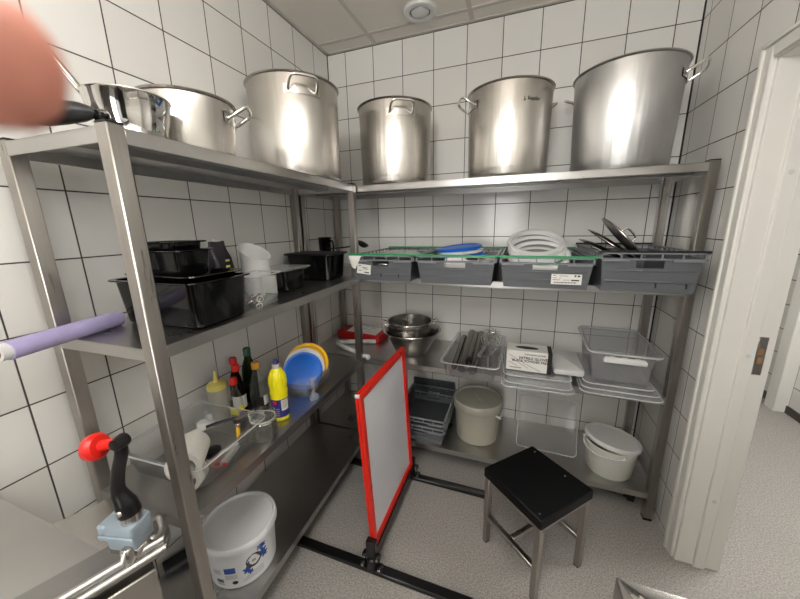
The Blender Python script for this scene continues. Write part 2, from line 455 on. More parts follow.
# round ceiling air valve
v = thing('air_valve', 'round white ventilation valve in the ceiling above the stockpots', 'vent', (.712, -.205, H))
obj('flange', B().lathe([(.055, -.004), (.058, -.012), (.075, -.017), (.088, -.012), (.092, 0), (.05, 0)], 48, False, False), 'white', v)
obj('cone', B().lathe([(.0, -.016), (.03, -.018), (.046, -.012), (.048, -.004), (0, -.002)], 40), 'white', v)
obj('throat', B().lathe([(.05, -.001), (.058, -.006), (.052, -.001)], 40, False, False), 'inkgrey', v)

# globe lights added out of view to brighten the room and ceiling
LP = [(.92, -2.2), (1.22, -1.85), (.92, -2.95), (1.30, -2.75)]
LB = ['above the left worktop', 'near the middle of the kitchen', 'behind the left worktop', 'behind the steel counter']
for (x, y), t in zip(LP, LB):
    l = thing('fill_globe', 'white globe light added out of view, hanging ' + t, 'lamp', (x, y, H), 0, 'added globe lights')
    obj('canopy', B().lathe([(.0, 0), (.05, 0), (.045, -.03), (.01, -.035), (0, -.035)], 28), 'white', l)
    obj('stem', B().rod((0, 0, -.03), (0, 0, -.26), .006), 'satin', l)
    obj('globe', B().lathe([(.112*sin(PI*k/16), -.355+.112*cos(PI*k/16)) for k in range(17)], 36), 'lamp', l)
l = thing('corridor_fill_panel', 'square light panel added out of view in the corridor beyond the doorway', 'lamp', (2.78, -.3, H))  # unseen panel, added to brighten the corridor
obj('frame', B().box(-.31, .31, -.31, .31, -.012, 0), 'white', l)
obj('diffuser', B().box(-.29, .29, -.29, .29, -.015, -.011), 'panel', l)
# unseen tall units added to put dark bands into the pot reflections
for (x, lb, mt_) in ((.36, 'dark steel reflection block added behind the viewpoint by the left wall', 'lidsteel'), (1.66, 'black reflection block added behind the viewpoint by the right wall', 'blackmetal')):
    f = thing('reflection_block', lb, 'cabinet', (x, YB+.33, 0))
    obj('body', B().box(-.32, .32, -.32, .30, .08, 1.95, .006), mt_, f)
    dr = obj('door', B().box(-.315, .315, .302, .34, .12, 1.92, .006), mt_, f)
    obj('handle', B().tube(smooth([(.25, .34, .9), (.25, .375, .92), (.25, .375, 1.28), (.25, .34, 1.3)], 4), .009, 10), 'satin', dr)
    for (a_, b_) in ((-.27, -.27), (.27, -.27), (-.27, .25), (.27, .25)): obj('foot', B().lathe([(0, 0), (.02, 0), (.018, .08), (0, .08)], 14, cx=a_, cy=b_), 'blackmatt', f)

# ------------------------------------------------------------------ shelving racks
PS = .038
LEV = (.162, .692, 1.212, 1.722)
def rack(label, loc, rz, L, D, along):
    """local x along the depth (0 wall side), y along the length"""
    t = thing('shelving_rack', label, 'shelf rack', loc, rz, 'stainless steel racks')
    lx, ly = (D, L) if along == 'y' else (L, D)
    for cx in (PS/2, lx-PS/2):
        for cy in (PS/2, ly-PS/2):
            p = obj('post', B().box(cx-PS/2, cx+PS/2, cy-PS/2, cy+PS/2, .012, 1.728, .003), 'poststeel', t)
            for (ca_, cb_) in ((0, .0125), (1.7275, 1.7315)):
                obj('end_cap', B().box(cx-PS/2+.001, cx+PS/2-.001, cy-PS/2+.001, cy+PS/2-.001, ca_, cb_), 'blackmatt', p)
    for z in LEV:
        s = B(); e = .001
        s.box(e, lx-e, e, ly-e, z-.003, z)
        ap = .034
        s.box(PS-.002, lx-PS+.002, e, e+.003, z-ap, z-.0005, .001); s.box(PS-.002, lx-PS+.002, ly-e-.003, ly-e, z-ap, z-.0005, .001)
        s.box(e, e+.003, PS-.002, ly-PS+.002, z-ap, z-.0005, .001); s.box(lx-e-.003, lx-e, PS-.002, ly-PS+.002, z-ap, z-.0005, .001)
        if along == 'y': s.box(lx/2-.03, lx/2+.03, .01, ly-.01, z-.022, z-.003)
        else: s.box(.01, lx-.01, ly/2-.03, ly/2+.03, z-.022, z-.003)
        obj('shelf', s, 'shelfsteel', t)
    return t
rack('stainless steel four-tier shelving rack along the left wall, nearer the camera', (.036, -1.682, 0), math.radians(1.6), 1.19, .415, 'y')
rack('long stainless steel four-tier shelving rack along the back wall, holding grey crates', (.004, -.472, 0), 0, 2.006, .46, 'x')

# ------------------------------------------------------------------ pots on the top shelves
ZT = 1.7225
def stockpot(label, cx, cy, r, h, ang, mat='pot', rt=None, hw=.06, cat='stock pot', name='stockpot', grp='large steel stockpots', ho=.052, plate=False):
    t = thing(name, label, cat, (cx, cy, ZT), 0, grp)
    rt = rt or r
    q = lambda z: r+(rt-r)*z/h
    prof = [(0, 0), (r-.014, 0), (r-.004, .004), (r, .014)] + [(q(h*k/8), h*k/8) for k in range(1, 8)] + [(rt, h-.006), (rt+.006, h-.004), (rt+.008, h), (rt+.005, h+.003), (rt-.001, h+.001), (rt-.004, h-.006)]
    prof += [(q(h*.5)-.004, h*.5), (r-.005, .02), (r-.02, .006), (0, .005)]
    obj('body', B().lathe(prof, 72), mat, t, 40)
    for a in ang:
        z = h-.065 if h > .25 else h-.045
        rq = q(z)
        pts = [(rq-.002, -hw, -.004), (rq+.012, -hw, .004), (rq+ho*.8, -hw*.92, .024), (rq+ho, -hw*.6, .034), (rq+ho, hw*.6, .034), (rq+ho*.8, hw*.92, .024), (rq+.012, hw, .004), (rq-.002, hw, -.004)]
        hd = obj('handle', B().mark().tube(smooth(pts, 5), .0058, 10).xf(T((0, 0, z)) @ R(a, 'Z')), 'chrome', t)
        p = B(); da = (hw+.014)/rq
        p.patch(rq+.003, a-da, a+da, z-.018, z+.014, 10)
        p.patch(rq+.0005, a-da-.02, a+da+.02, z-.021, z+.017, 10)
        for s_ in (-1, 1): p.mark().lathe([(0, .004), (.006, .0035), (.008, 0), (0, 0)], 12).xf(R(a+s_*hw/rq, 'Z') @ T((rq+.003, 0, z-.004)) @ R(PI/2, 'Y'))
        obj('bracket', p, 'satin', hd)
    return t
stockpot('large tall stockpot on the left rack, stained wall, handle facing the camera', .228, -.715, .203, .417, (-.75, PI-.75), 'pot', .207)
stockpot('smaller-looking stockpot in the back corner, first on the back rack, handle facing forward', .580, -.272, .198, .415, (-1.05, PI-1.05), 'pot', .204)
t = stockpot('stockpot with a small maker mark, second on the back rack above the white plates', 1.200, -.270, .196, .412, (PI+.42, .66), 'pot', .201, plate=True)
mk = B(); r_ = .1985
fn = lambda c: Vector((r_*1.0165*cos(-1.13+c.x/r_), r_*1.0165*sin(-1.13+c.x/r_), .326+c.y))
mk.text('Kayalar', .021, None, .0004, 'LEFT', fn)
for k in (0,):
    for (x0, x1, y0, y1) in ((-.022, -.006, -.009, -.005), (-.016, -.012, -.006, .008)):
        mk.face([fn(Vector(p)) for p in ((x0, y0, 0), (x1, y0, 0), (x1*.5+x0*.5+.001, y1, 0), (x1*.5+x0*.5-.001, y1, 0))])
obj('maker_mark', mk, plain('faint_dark_etching', srgb(78, 74, 70), .5), t, label='small dark maker mark')
stockpot('widest stockpot, greyish and worn, at the right end of the back rack by the corner', 1.708, -.247, .198, .430, (-.36, PI-.72), 'potgrey', .214, .066, ho=.062)
stockpot('low wide steel casserole pot on the left rack between saucepan and stockpot', .252, -1.313, .134, .172, (.55, PI+.55), 'pot', .136, .045, 'cooking pot', 'casserole_pot', None, .05)
# polished pan with black handle
PX, PYY = .328, -1.538
t = thing('saucepan', 'mirror-polished saucepan with black handle at the near end of the left rack', 'saucepan', (PX, PYY, ZT))
prof = [(0, 0), (.055, 0), (.068, .004), (.076, .018), (.085, .06), (.093, .112), (.0965, .115), (.096, .117), (.0915, .115), (.083, .06), (.074, .020), (.064, .008), (0, .006)]
obj('body', B().lathe(prof, 64), 'chrome', t, 50)
hp = smooth([(.012, -.074, .045), (.006, -.086, .052), (-.010, -.103, .052), (-.035, -.128, .048), (-.058, -.150, .044), (-.072, -.164, .043), (-.078, -.170, .043)], 6)
hr = [.010, .012, .022, .028, .031, .030, .015]
rad_ = []
for k in range(len(hp)):
    f = k/(len(hp)-1)*6; i0 = min(int(f), 5); rad_.append(hr[i0]*(1-f+i0)+hr[i0+1]*(f-i0))
t.scale = (.955, .955, .90)
hd = obj('handle', B().tube(hp, rad_, 22), 'blackmatt', t, label='thick black handle')
obj('collar', B().mark().lathe([(0, 0), (.015, 0), (.017, .006), (.014, .014), (0, .016)], 20).xf(T((.022, -.078, .044)) @ R(PI/2, 'X')), 'black', hd)
t = thing('ladle', 'steel ladle with long round rod handle standing in the polished saucepan', 'ladle', (PX, PYY, ZT+.008))
bw = B().lathe([(0, 0), (.022, .003), (.036, .014), (.042, .03), (.0405, .03), (.034, .016), (.02, .006), (0, .003)], 30)
obj('bowl', bw, 'chrome', t)
t.scale = (.95, .95, .92)
obj('rod_handle', B().tube(smooth([(-.030, -.026, .024), (-.042, -.060, .080), (-.048, -.082, .113), (-.054, -.098, .142), (-.060, -.114, .172), (-.064, -.126, .196)], 6), .0095, 16), 'chrome', t)

# ------------------------------------------------------------------ gastronorm pans and second shelf of the left rack
Z2 = 1.2125
def pan_mesh(hx, hy, h, taper=.012, fl=.012, t=.0025, r=.03, cap=True):
    rings = [rr(hx-taper-.008, hy-taper-.008, 0, r*.8), rr(hx-taper, hy-taper, .007, r), rr(hx-.002, hy-.002, h-.006, r), rr(hx+fl-.002, hy+fl-.002, h-.005, r+.006), rr(hx+fl, hy+fl, h-.003, r+.006),
             rr(hx+fl-.001, hy+fl-.001, h, r+.006), rr(hx-t, hy-t, h-.001, r-.002), rr(hx-t-.003, hy-t-.003, h-.012, r-.002), rr(hx-taper-t, hy-taper-t, .010, r-.004), rr(hx-taper-t-.008, hy-taper-t-.008, t, r*.7)]
    return B().loft(rings, True, True)
gp = 'black food pans'
t = thing('food_pan', 'large deep black food pan on the left rack, purple roll against it', 'food pan', (.266, -1.432, Z2), math.radians(2), gp)
obj('basin', pan_mesh(.168, .108, .142, .012, .013), 'black', t)
t = thing('food_pan', 'black food pan nested inside the large deep one', 'food pan', (.252, -1.412, Z2+.012), math.radians(-2), gp)
obj('basin', pan_mesh(.148, .088, .143, .018, .014), 'black', t)
t = thing('food_pan', 'lower of the two small black food pans stacked on the large one', 'food pan', (.252, -1.432, Z2+.143), math.radians(3), gp)
obj('basin', pan_mesh(.086, .064, .085, .010, .010, r=.02), 'black', t)
t = thing('food_pan', 'uppermost small black food pan on the pan stack', 'food pan', (.240, -1.425, Z2+.190), math.radians(1), gp)
obj('basin', pan_mesh(.066, .056, .064, .008, .012, r=.016), 'black', t)
# purple film roll
ax0 = Vector((.120, -1.552, Z2+.0235)); ax1 = Vector((.196, -1.835, Z2+.0240))
dv = (ax1-ax0); Lr = dv.length; q = dv.to_track_quat('Z', 'Y').to_matrix().to_4x4()
t = thing('film_roll', 'long lilac roll of film lying through the rack end with white core showing', 'film roll', tuple(ax0))
obj('film', B().mark().lathe([(.016, 0), (.0225, .0), (.0232, .003), (.0232, Lr-.022), (.0225, Lr-.019), (.016, Lr-.019)], 32, False, False).xf(q), 'purple', t)
obj('core', B().mark().lathe([(.0125, -.002), (.0195, -.002), (.0195, Lr), (.0125, Lr)], 28, False, False).xf(q), 'white', t)
obj('cardboard_lining', B().mark().lathe([(.0127, 0), (.0122, Lr-.001), (.0100, Lr-.001), (.010, 0)], 24, False, False).xf(q), 'card', t)
# violet bag
t = thing('coffee_bag', 'dark violet foil bag with yellow stickers behind the black pans', 'bag', (.125, -1.168, Z2), math.radians(14))
bg = B().loft([rr(.032, .052, 0, .012), rr(.038, .058, .02, .02), rr(.038, .058, .12, .022), rr(.030, .055, .17, .02), rr(.012, .048, .205, .01), rr(.006, .046, .222, .004), rr(.005, .045, .24, .004)])
obj('sack', bg, 'bag', t, 50)
obj('sticker', B().box(.0365, .0385, -.012, .012, .158, .166).box(.0375, .0390, -.012, .012, .134, .142), 'paleyellow', t, label='pale yellow sticker')
b = B()
for k in range(5): b.box(.0378, .0390, -.026+.003*k, .028-.004*k, .116-k*.007, .1185-k*.007)
obj('print', b, 'inklight', t)
obj('clip', B().box(-.005, .006, -.02, .02, .236, .250, .003), 'paper', t)
# white scoop jug with slanted mouth
t = thing('scoop_jug', 'white plastic jug with slanted mouth behind the clear container', 'jug', (.196, -1.045, Z2))
n = 40; zt = lambda a, r: .185 + r*(-.42*sin(a-.2)) + .012
ro = .062
ring = lambda r, z: [(r*cos(2*PI*k/n), r*sin(2*PI*k/n), z(2*PI*k/n) if callable(z) else z) for k in range(n)]
sl = lambda a: .190-.036*cos(a+.15)
jb = B().loft([ring(.046, 0), ring(.052, .005), ring(.058, .10), ring(.063, lambda a: sl(a)-.004), ring(.065, sl), ring(.060, sl), ring(.055, .10), ring(.048, .01)])
obj('cup', jb, 'white', t)
# clear container holding metal nozzles
t = thing('clear_container', 'small clear plastic container of metal nozzles on the left rack', 'container', (.345, -1.205, Z2), math.radians(3))
obj('basin', pan_mesh(.058, .066, .122, .006, .010, .002, .018), 'clear', t)
obj('rim', B().tube([Vector(p) for p in rr(.068, .076, .1195, .024)], .0024, 10, True), 'rimglint', t)
obj('paper_slip', B().box(-.015, .0495, .052, .0535, .03, .105), 'paper', t)
obj('green_edge', B().box(-.01, .0496, .0515, .0525, .028, .034), 'green', t)
nz = None
for k in range(14):
    px, py = random.uniform(-.034, .034), random.uniform(-.042, .038); lay = 0 if k < 9 else 1
    if nz is None:
        nz = B().mark().lathe([(.004, 0), (.005, 0), (.0105, .028), (.0115, .03), (.0095, .03), (.004, .001)], 16, False, False)
        nz = obj('piping_nozzle', nz, 'chrome'); tag(nz, 'small steel piping nozzle lying in the clear container', 'nozzle', 'nozzles in the clear container'); o = nz
    else:
        o = nz.copy(); COL.objects.link(o)
    o.location = (.345+px, -1.205+py, Z2+.016+lay*.017)
    o.rotation_euler = (PI/2+random.uniform(-.3, .3), random.uniform(-.3, .3), random.uniform(0, 6.28))
# black pan with clear lid, larger black pan
t = thing('food_pan', 'small black food pan with a clear lid next to the clear container', 'food pan', (.232, -.918, Z2), math.radians(2), gp)
obj('basin', pan_mesh(.078, .080, .098, .010, .010, r=.018), 'black', t)
obj('lid', B().loft([rr(.084, .104, .098, .014), rr(.088, .108, .100, .014), rr(.088, .108, .105, .014), rr(.080, .100, .107, .012)]), 'lid', t, label='clear plastic lid')
t = thing('food_pan', 'wide black food pan at the far end of the left rack', 'food pan', (.200, -.590, Z2), math.radians(1.5), gp)
obj('basin', pan_mesh(.142, .098, .142, .012, .013), 'black', t)
obj('lid', B().loft([rr(.146, .102, .1425, .02), rr(.150, .106, .1435, .02), rr(.150, .106, .147, .02), rr(.12, .08, .150, .02)]), 'blackmatt', t)
t = thing('measuring_jug', 'black plastic jug in the corner behind the wide black pan', 'jug', (.075, -.30, Z2))
obj('cup', B().lathe([(0, 0), (.030, 0), (.034, .004), (.042, .215), (.044, .222), (.041, .222), (.032, .01), (0, .008)], 32), 'black', t)
obj('handle', B().tube(smooth([(.040, -.006, .20), (.066, -.012, .195), (.07, -.012, .15), (.06, -.01, .10), (.036, -.006, .09)], 5), .006, 8), 'black', t)
t = thing('serving_ladle', 'black plastic ladle leaning from the black jug over the first crate', 'ladle', (.09, -.32, Z2+.148))
obj('handle', B().tube(smooth([(0, 0, 0), (.10, 0, .006), (.18, 0, .016), (.215, 0, .032), (.245, 0, .034)], 5), .008, 8, False, .6), 'blackmatt', t)
obj('bowl', B().mark().lathe([(0, -.02), (.022, -.014), (.034, 0), (.036, .008), (.033, .008), (.02, -.01), (0, -.016)], 24).xf(T((.275, 0, .03)) @ R(.5, 'Y')), 'blackmatt', t)

# ------------------------------------------------------------------ crates on the back rack
def crate(label, cx, wid, y0, dep, z, h, bar, bars=True, grp='grey plastic crates on the back rack', rz=0, body='crate', low='crate'):
    """origin at the front bottom edge centre, +y towards the wall"""
    t = thing('crate', label, 'crate', (cx, y0, z), rz, grp)
    w = wid/2; wb = w-.026; t_ = .004; d0, d1 = .018, dep-.018; rh = h-.030
    b = B()
    b.box(-wb, wb, d0, d1, 0, .004)
    b.box(-wb-.001, wb+.001, d0-.001, d1+.001, .0, .006, .003)
    wt = w-.012
    f = lambda x, y, z_: (x, y, z_)
    # front/back panels with hand hole, side panels
    b.holed([f(-wb, d0, .004), f(wb, d0, .004), f(wt, .008, rh+.004), f(-wt, .008, rh+.004)], t_, (.36, .64, .70, .92))
    b.holed([f(wb, d1, .004), f(-wb, d1, .004), f(-wt, dep-.008, rh+.004), f(wt, dep-.008, rh+.004)], t_, (.36, .64, .70, .92))
    b.slab([f(wb, d0, .004), f(wb, d1, .004), f(wt, dep-.008, rh+.004), f(wt, .008, rh+.004)], t_)
    b.slab([f(-wb, d1, .004), f(-wb, d0, .004), f(-wt, .008, rh+.004), f(-wt, dep-.008, rh+.004)], t_)
    # horizontal swages on the outside
    for zz in (.3, .62):
        k = zz; x_ = wb+(wt-wb)*k; y_ = d0+(.008-d0)*k; zc = .004+rh*k
        b.box(-x_+.012, x_-.012, y_-.004, y_+.002, zc-.004, zc+.004, .002)
    body_ = obj('basin', b, body, t)
    # rim: two flanges tied by lattice ribs
    r = B()
    def frame(o, i, z0, z1):
        r.box(-o, o, w-o, w-o+(o-i), z0, z1, .0015); r.box(-o, o, dep-(w-o)-(o-i), dep-(w-o), z0, z1, .0015)
        r.box(-o, -i, w-o, dep-(w-o), z0, z1, .0015); r.box(i, o, w-o, dep-(w-o), z0, z1, .0015)
    frame(w, w-.014, h-.010, h-.004); frame(w-.002, w-.012, h-.034, h-.029)
    for k in range(6):
        x = -w+.012+(wid-.024)*k/5
        r.box(x-.0025, x+.0025, .003, .010, h-.032, h-.006); r.box(x-.0025, x+.0025, dep-.010, dep-.003, h-.032, h-.006)
    for k in range(11):
        y = .02+(dep-.04)*k/10
        for s_ in (-1, 1): r.box(min(s_*(w-.003), s_*(w-.01)), max(s_*(w-.003), s_*(w-.01)), y-.0025, y+.0025, h-.032, h-.006)
    for s_ in (-1, 1):     # stepped reinforcement near the corners
        x = s_*(w-.06)
        r.box(x-.045, x+.045, -.001, .006, h-.040, h-.034, .001)
        r.box(x-.0475*s_-.003, x-.0475*s_+.003, -.001, .006, h-.040, h-.028, .001)
    obj('rim', r, 'crateL', t)
    if bars:
        for y in (0, dep-.012): obj('clip_bar', B().box(-w-.002, w+.002, y-.001, y+.012, h-.005, h+.004, .002), bar, t, label='green bar' if bar == 'green' else None)
    return t, body_
ZC = 1.2125; YC = -.615; DC = .597
c1, _ = crate('grey crate with green bars and torn label, leftmost on the back rack', .607, .368, YC, DC, ZC, .142, 'green')
def label_plate(par, y, x0, x1, z0, z1, lines, name='label_sticker', tilt=.09):
    p = obj(name, B().box(x0, x1, y-.0008, y, z0, z1), 'paper', par, label='white paper label')
    b = B()
    for (u0, u1, v0, v1) in lines:
        b.box(x0+(x1-x0)*u0, x0+(x1-x0)*u1, y-.0012, y-.0007, z0+(z1-z0)*v0, z0+(z1-z0)*v1)
    obj('print', b, 'ink', p)
    return p
L1 = [(.1, .3, .8, .86), (.36, .75, .66, .71), (.45, .8, .52, .57), (.1, .35, .3, .35), (.55, .9, .14, .24)]
p = label_plate(c1, .0055, -.166, -.085, .024, .076, L1); p.location = (.022, 0, 0); p.rotation_euler = (0, math.radians(6), 0)
p = obj('torn_label', B().slab([(-.183, -.0025, .135), (-.165, -.0035, .075), (-.146, -.0035, .062), (-.105, -.0025, .135)], .0008), 'paper', c1, label='torn white paper label')
crate('grey crate with green bars holding blue lids, second from the left', .998, .400, YC, DC, ZC, .142, 'green')
c3, _ = crate('grey crate with green bars and barcode label holding white lids', 1.402, .398, YC, DC, ZC, .142, 'green')
L3 = [(.05, .16, .85, .9), (.28, .56, .8, .84), (.76, .82, .76, .92), (.86, .94, .76, .9), (.05, .18, .6, .64), (.26, .34, .6, .63), (.05, .3, .42, .46), (.4, .62, .42, .45), (.66, .92, .36, .48)]
L3 += [(.1+.031*k, .1+.031*k+(.018 if k % 3 else .026), .14, .24) for k in range(24)]
label_plate(c3, .0045, .028, .148, .022, .068, L3)
c4, _ = crate('taller grey crate with black bars holding pan lids, at the right end', 1.786, .366, YC-.005, DC, ZC, .168, 'blackmatt')
for cr_, xs_, yy in ((c1, (.0, .10), .0105), (c4, (.03, .13), .0125)):
    b = B()
    for x_ in xs_: b.box(x_-.002, x_+.002, yy-.003, yy+.0, .022, .040).box(x_-.006, x_+.002, yy-.003, yy, .037, .041)
    obj('locking_slot', b, 'ink', cr_)
# contents of crate 1: steel lids and an oval dish
def disc_lid(label, loc, rot, r, mat, knob=True, grp=None, hmat='chrome'):
    t = thing('pan_lid', label, 'pan lid', loc, 0, grp, rot)
    obj('plate', B().lathe([(0, .014), (r*.5, .012), (r*.86, .006), (r, 0), (r+.003, -.001), (r+.003, -.004), (r-.003, -.003), (r*.85, .003), (0, .010)], 48), mat, t, 60)
    if knob: obj('handle', B().tube(smooth([(-.035, 0, .010), (-.034, 0, .03), (-.022, 0, .043), (.022, 0, .043), (.034, 0, .03), (.035, 0, .010)], 4), .0042, 8), hmat, t)
    return t
disc_lid('shiny flat steel lid lying in the first crate', (.60, -.30, ZC+.118), (.10, .03, 0), .135, 'satin', False, 'steel lids in the first crate')
disc_lid('steel lid leaning by the right wall of the first crate', (.645, -.24, ZC+.083), (.05, -.08, .4), .11, 'satin', False, 'steel lids in the first crate')
for k, (x, y, z, lb) in enumerate(((.47, -.50, .018, 'steel bowl lid at the hand hole of the first crate'),)):
    disc_lid(lb, (.56, -.47, ZC+.03), (.15, 0, .2), .09, 'satin', True, 'steel lids in the first crate')
# contents of crate 2: blue lids
def tub_lid(label, loc, rot, r, mat, grp, ring=None, dome=.008):
    t = thing('tub_lid', label, 'lid', loc, 0, grp, rot)
    obj('plate', B().lathe([(0, dome*.55), (r*.80, dome*.35), (r*.85, dome), (r*.93, dome), (r, dome*.4), (r, -.007), (r-.004, -.009), (r-.006, -.002), (r*.9, .001), (0, -.002)], 56), mat, t, 40)
    if ring: obj('seal_ring', B().lathe([(r*.94, -.012), (r*.985, -.012), (r*.985, -.0068), (r*.94, -.0068)], 56, False, False), ring, t)
    return t
g2 = 'round lids in the second crate'
z = ZC
tub_lid('grey-white round lid at the bottom of the blue pile', (1.045, -.30, z+.095), (.02, .05, 0), .128, 'milky', g2)
tub_lid('lower blue round lid in the second crate', (.985, -.30, z+.122), (.05, -.05, 0), .13, 'blue', g2)
tub_lid('white round lid between the two blue ones', (.975, -.30, z+.140), (.05, -.07, 0), .128, 'white', g2)
tub_lid('uppermost blue round lid in the second crate', (.965, -.29, z+.158), (.06, -.10, 0), .128, 'blue', g2)
tub_lid('pale tub lid showing through the hand hole of the second crate', (.99, -.53, z+.092), (1.25, 0, 0), .06, 'white', g2)
# contents of crate 3: white lids, two piles of tilted ones
g3 = 'white lids in the third crate'
def dish_lid(label, loc, rot, r, mat, inner, grp):
    t = thing('tub_lid', label, 'lid', loc, 0, grp, rot)
    obj('rim', B().lathe([(r-.026, -.006), (r-.024, .010), (r-.020, .016), (r-.012, .019), (r-.003, .016), (r, .008), (r+.001, -.010), (r-.003, -.014), (r-.005, .004), (r-.020, .004)], 56, False, False), mat, t, 40)
    obj('plate', B().lathe([(0, -.007), (r*.6, -.007), (r-.024, -.006), (r-.023, -.009), (0, -.011)], 48), inner, t, 40)
    return t
W3 = [(1.376, -.165, .176, .42, .150, 'lidwhite', 'crateL', 'topmost white lid at the back of the third crate, inside greyed as shade'),  # grey inner plate stands in for the shade inside this lid
      (1.382, -.215, .146, .38, .152, 'lidwhite', 'green', 'second white lid at the back of the third crate, green inside'),
      (1.396, -.275, .116, .40, .152, 'lidwhite', 'green', 'upper front white lid in the third crate, green inside'),
      (1.386, -.325, .090, .38, .150, 'milky', 'milky', 'lower front off-white lid in the third crate')]
for (x, y, dz, tl, r, m1, m2, lb) in W3:
    dish_lid(lb, (x, y, z+dz), (tl, .02, 0), r, m1, m2, g3)
# contents of crate 4: leaning pan lids
g4 = 'dark steel lids in the fourth crate'
disc_lid('largest dark steel pan lid leaning highest in the fourth crate, steel loop handle', (1.755, -.33, z+.205), (.15, .82, .15), .135, 'lidsteel', True, g4)
disc_lid('middle dark steel pan lid leaning in the fourth crate', (1.705, -.36, z+.180), (.12, .60, .1), .128, 'lidsteel', False, g4)
disc_lid('leftmost dark steel pan lid leaning low in the fourth crate', (1.672, -.35, z+.155), (.1, .46, .1), .118, 'lidsteel', False, g4)

# ------------------------------------------------------------------ third shelf of the back rack
Z3 = .6925
t = thing('flat_case', 'flat red case with a white leaflet on top in the back corner', 'case', (.235, -.125, Z3), math.radians(-5))
obj('shell', B().loft([rr(.17, .075, 0, .012), rr(.175, .08, .006, .014), rr(.175, .08, .05, .014), rr(.168, .073, .056, .012)]), 'redcard', t)
obj('leaflet', B().slab([(-.10, -.06, .0575), (.15, -.07, .0575), (.145, .05, .070), (-.09, .06, .075)], .0012), 'paper', t, label='crumpled white leaflet')
b = B()
for k in range(16):
    x = -.085+random.random()*.16; y = -.045+random.random()*.085
    zz = .0585+(y+.06)*.115
    b.box(x, x+.02+random.random()*.03, y, y+.003, zz, zz+.0008)
obj('print', b, 'inkgrey', t)
t = thing('angled_tube', 'white plastic tube bent in a V lying in the back corner', 'tube', (.13, -.315, Z3+.016))
obj('tube', B().tube(smooth([(.255, .09, .002), (.12, .05, .002), (.015, .012, 0), (.01, -.01, 0), (.04, -.035, 0), (.17, -.10, 0), (.318, -.172, 0)], 4), .0155, 14), 'white', t)
obj('end_plug', B().mark().lathe([(0, 0), (.0165, 0), (.0165, .008), (.012, .010), (0, .010)], 16).xf(T((.315, -.170, 0)) @ R(-.455, 'Z') @ R(PI/2, 'Y')), 'white', t)
t = thing('mixing_bowl', 'large conical steel bowl on the third shelf with a pot set in it', 'bowl', (.672, -.285, Z3))
obj('body', B().lathe([(0, 0), (.095, 0), (.104, .006), (.172, .148), (.184, .153), (.188, .156), (.186, .159), (.172, .153), (.100, .009), (0, .005)], 64), 'satin', t, 40)
t = thing('low_pot', 'low steel pot with two loop handles set inside the conical bowl', 'cooking pot', (.655, -.275, Z3+.108))
obj('body', B().lathe([(0, 0), (.125, 0), (.134, .006), (.142, .100), (.148, .104), (.147, .107), (.139, .103), (.130, .010), (0, .005)], 64), 'satin', t, 40)
for a in (.45, PI+.25):
    obj('handle', B().mark().tube(smooth([(.138, -.038, 0), (.152, -.038, .006), (.178, -.028, .018), (.182, 0, .021), (.178, .028, .018), (.152, .038, .006), (.138, .038, 0)], 4), .0042, 8).xf(T((0, 0, .078)) @ R(a, 'Z')), 'chrome', t)
# clear tray of utensils
t = thing('clear_tray', 'clear food pan full of steel tubes and whisks on the third shelf', 'food pan', (1.083, -.318, Z3), math.radians(-1.5), 'clear trays')
obj('basin', pan_mesh(.142, .262, .092, .012, .012), 'clear', t)
obj('rim', B().tube([Vector(p) for p in rr(.154, .274, .0895, .036)], .0028, 10, True), 'rimglint', t)
TG = 'steel-handled whisks in the clear tray'
def rodutensil(label, x, ya, yb, za, zb, r):
    o = thing('steel_tube', label, 'tube', (x, ya, za), 0, 'steel tubes in the clear tray')
    obj('shaft', B().tube([(0, 0, 0), (0, yb-ya, zb-za)], r, 20), 'lidsteel', o)
    obj('plug', B().tube([(0, -.012, -.012*(zb-za)/(yb-ya)), (0, 0, 0)], r*.92, 18), 'blackmatt', o)
rodutensil('leftmost slim steel tube in the clear tray', .985, -.485, -.12, Z3+.030, Z3+.080, .017)
rodutensil('second steel tube in the clear tray, black end towards the front', 1.034, -.505, -.10, Z3+.034, Z3+.105, .025)
rodutensil('third steel tube in the clear tray, black end towards the front', 1.092, -.515, -.11, Z3+.034, Z3+.105, .024)
rodutensil('short steel tube lying between the others in the clear tray', 1.062, -.44, -.13, Z3+.066, Z3+.115, .015)
def whisk(label, loc, rot, L, w):
    o = thing('whisk', label, 'whisk', loc, 0, 'whisks in the clear tray', rot)
    obj('grip', B().tube(smooth([(0, 0, 0), (0, .05, .001), (0, .11, 0), (0, .13, 0)], 4), [.011]*4+[.0095]*4+[.0075]*5, 14), 'satin', o)
    wr = B()
    for k in range(5):
        a = k*PI/5
        pts = [(0, .125, 0), (w*.45*cos(a), .125+L*.3, w*.45*sin(a)), (w*cos(a), .125+L*.72, w*sin(a)), (w*.6*cos(a), .125+L*.95, w*.6*sin(a)), (0, .125+L, 0)]
        full = [Vector(p) for p in smooth(pts, 5)]
        wr.tube(full+[Vector((-p.x, p.y, -p.z)) for p in full[-2::-1]], .0026, 6)
    obj('wires', wr, 'chrome', o)
whisk('whisk lying to the right in the clear tray', (1.168, -.53, Z3+.062), (.10, 0, .06), .25, .056)
whisk('whisk lying on top of the steel tubes, loops to the rear right', (1.12, -.47, Z3+.105), (.06, 0, -.16), .23, .055)

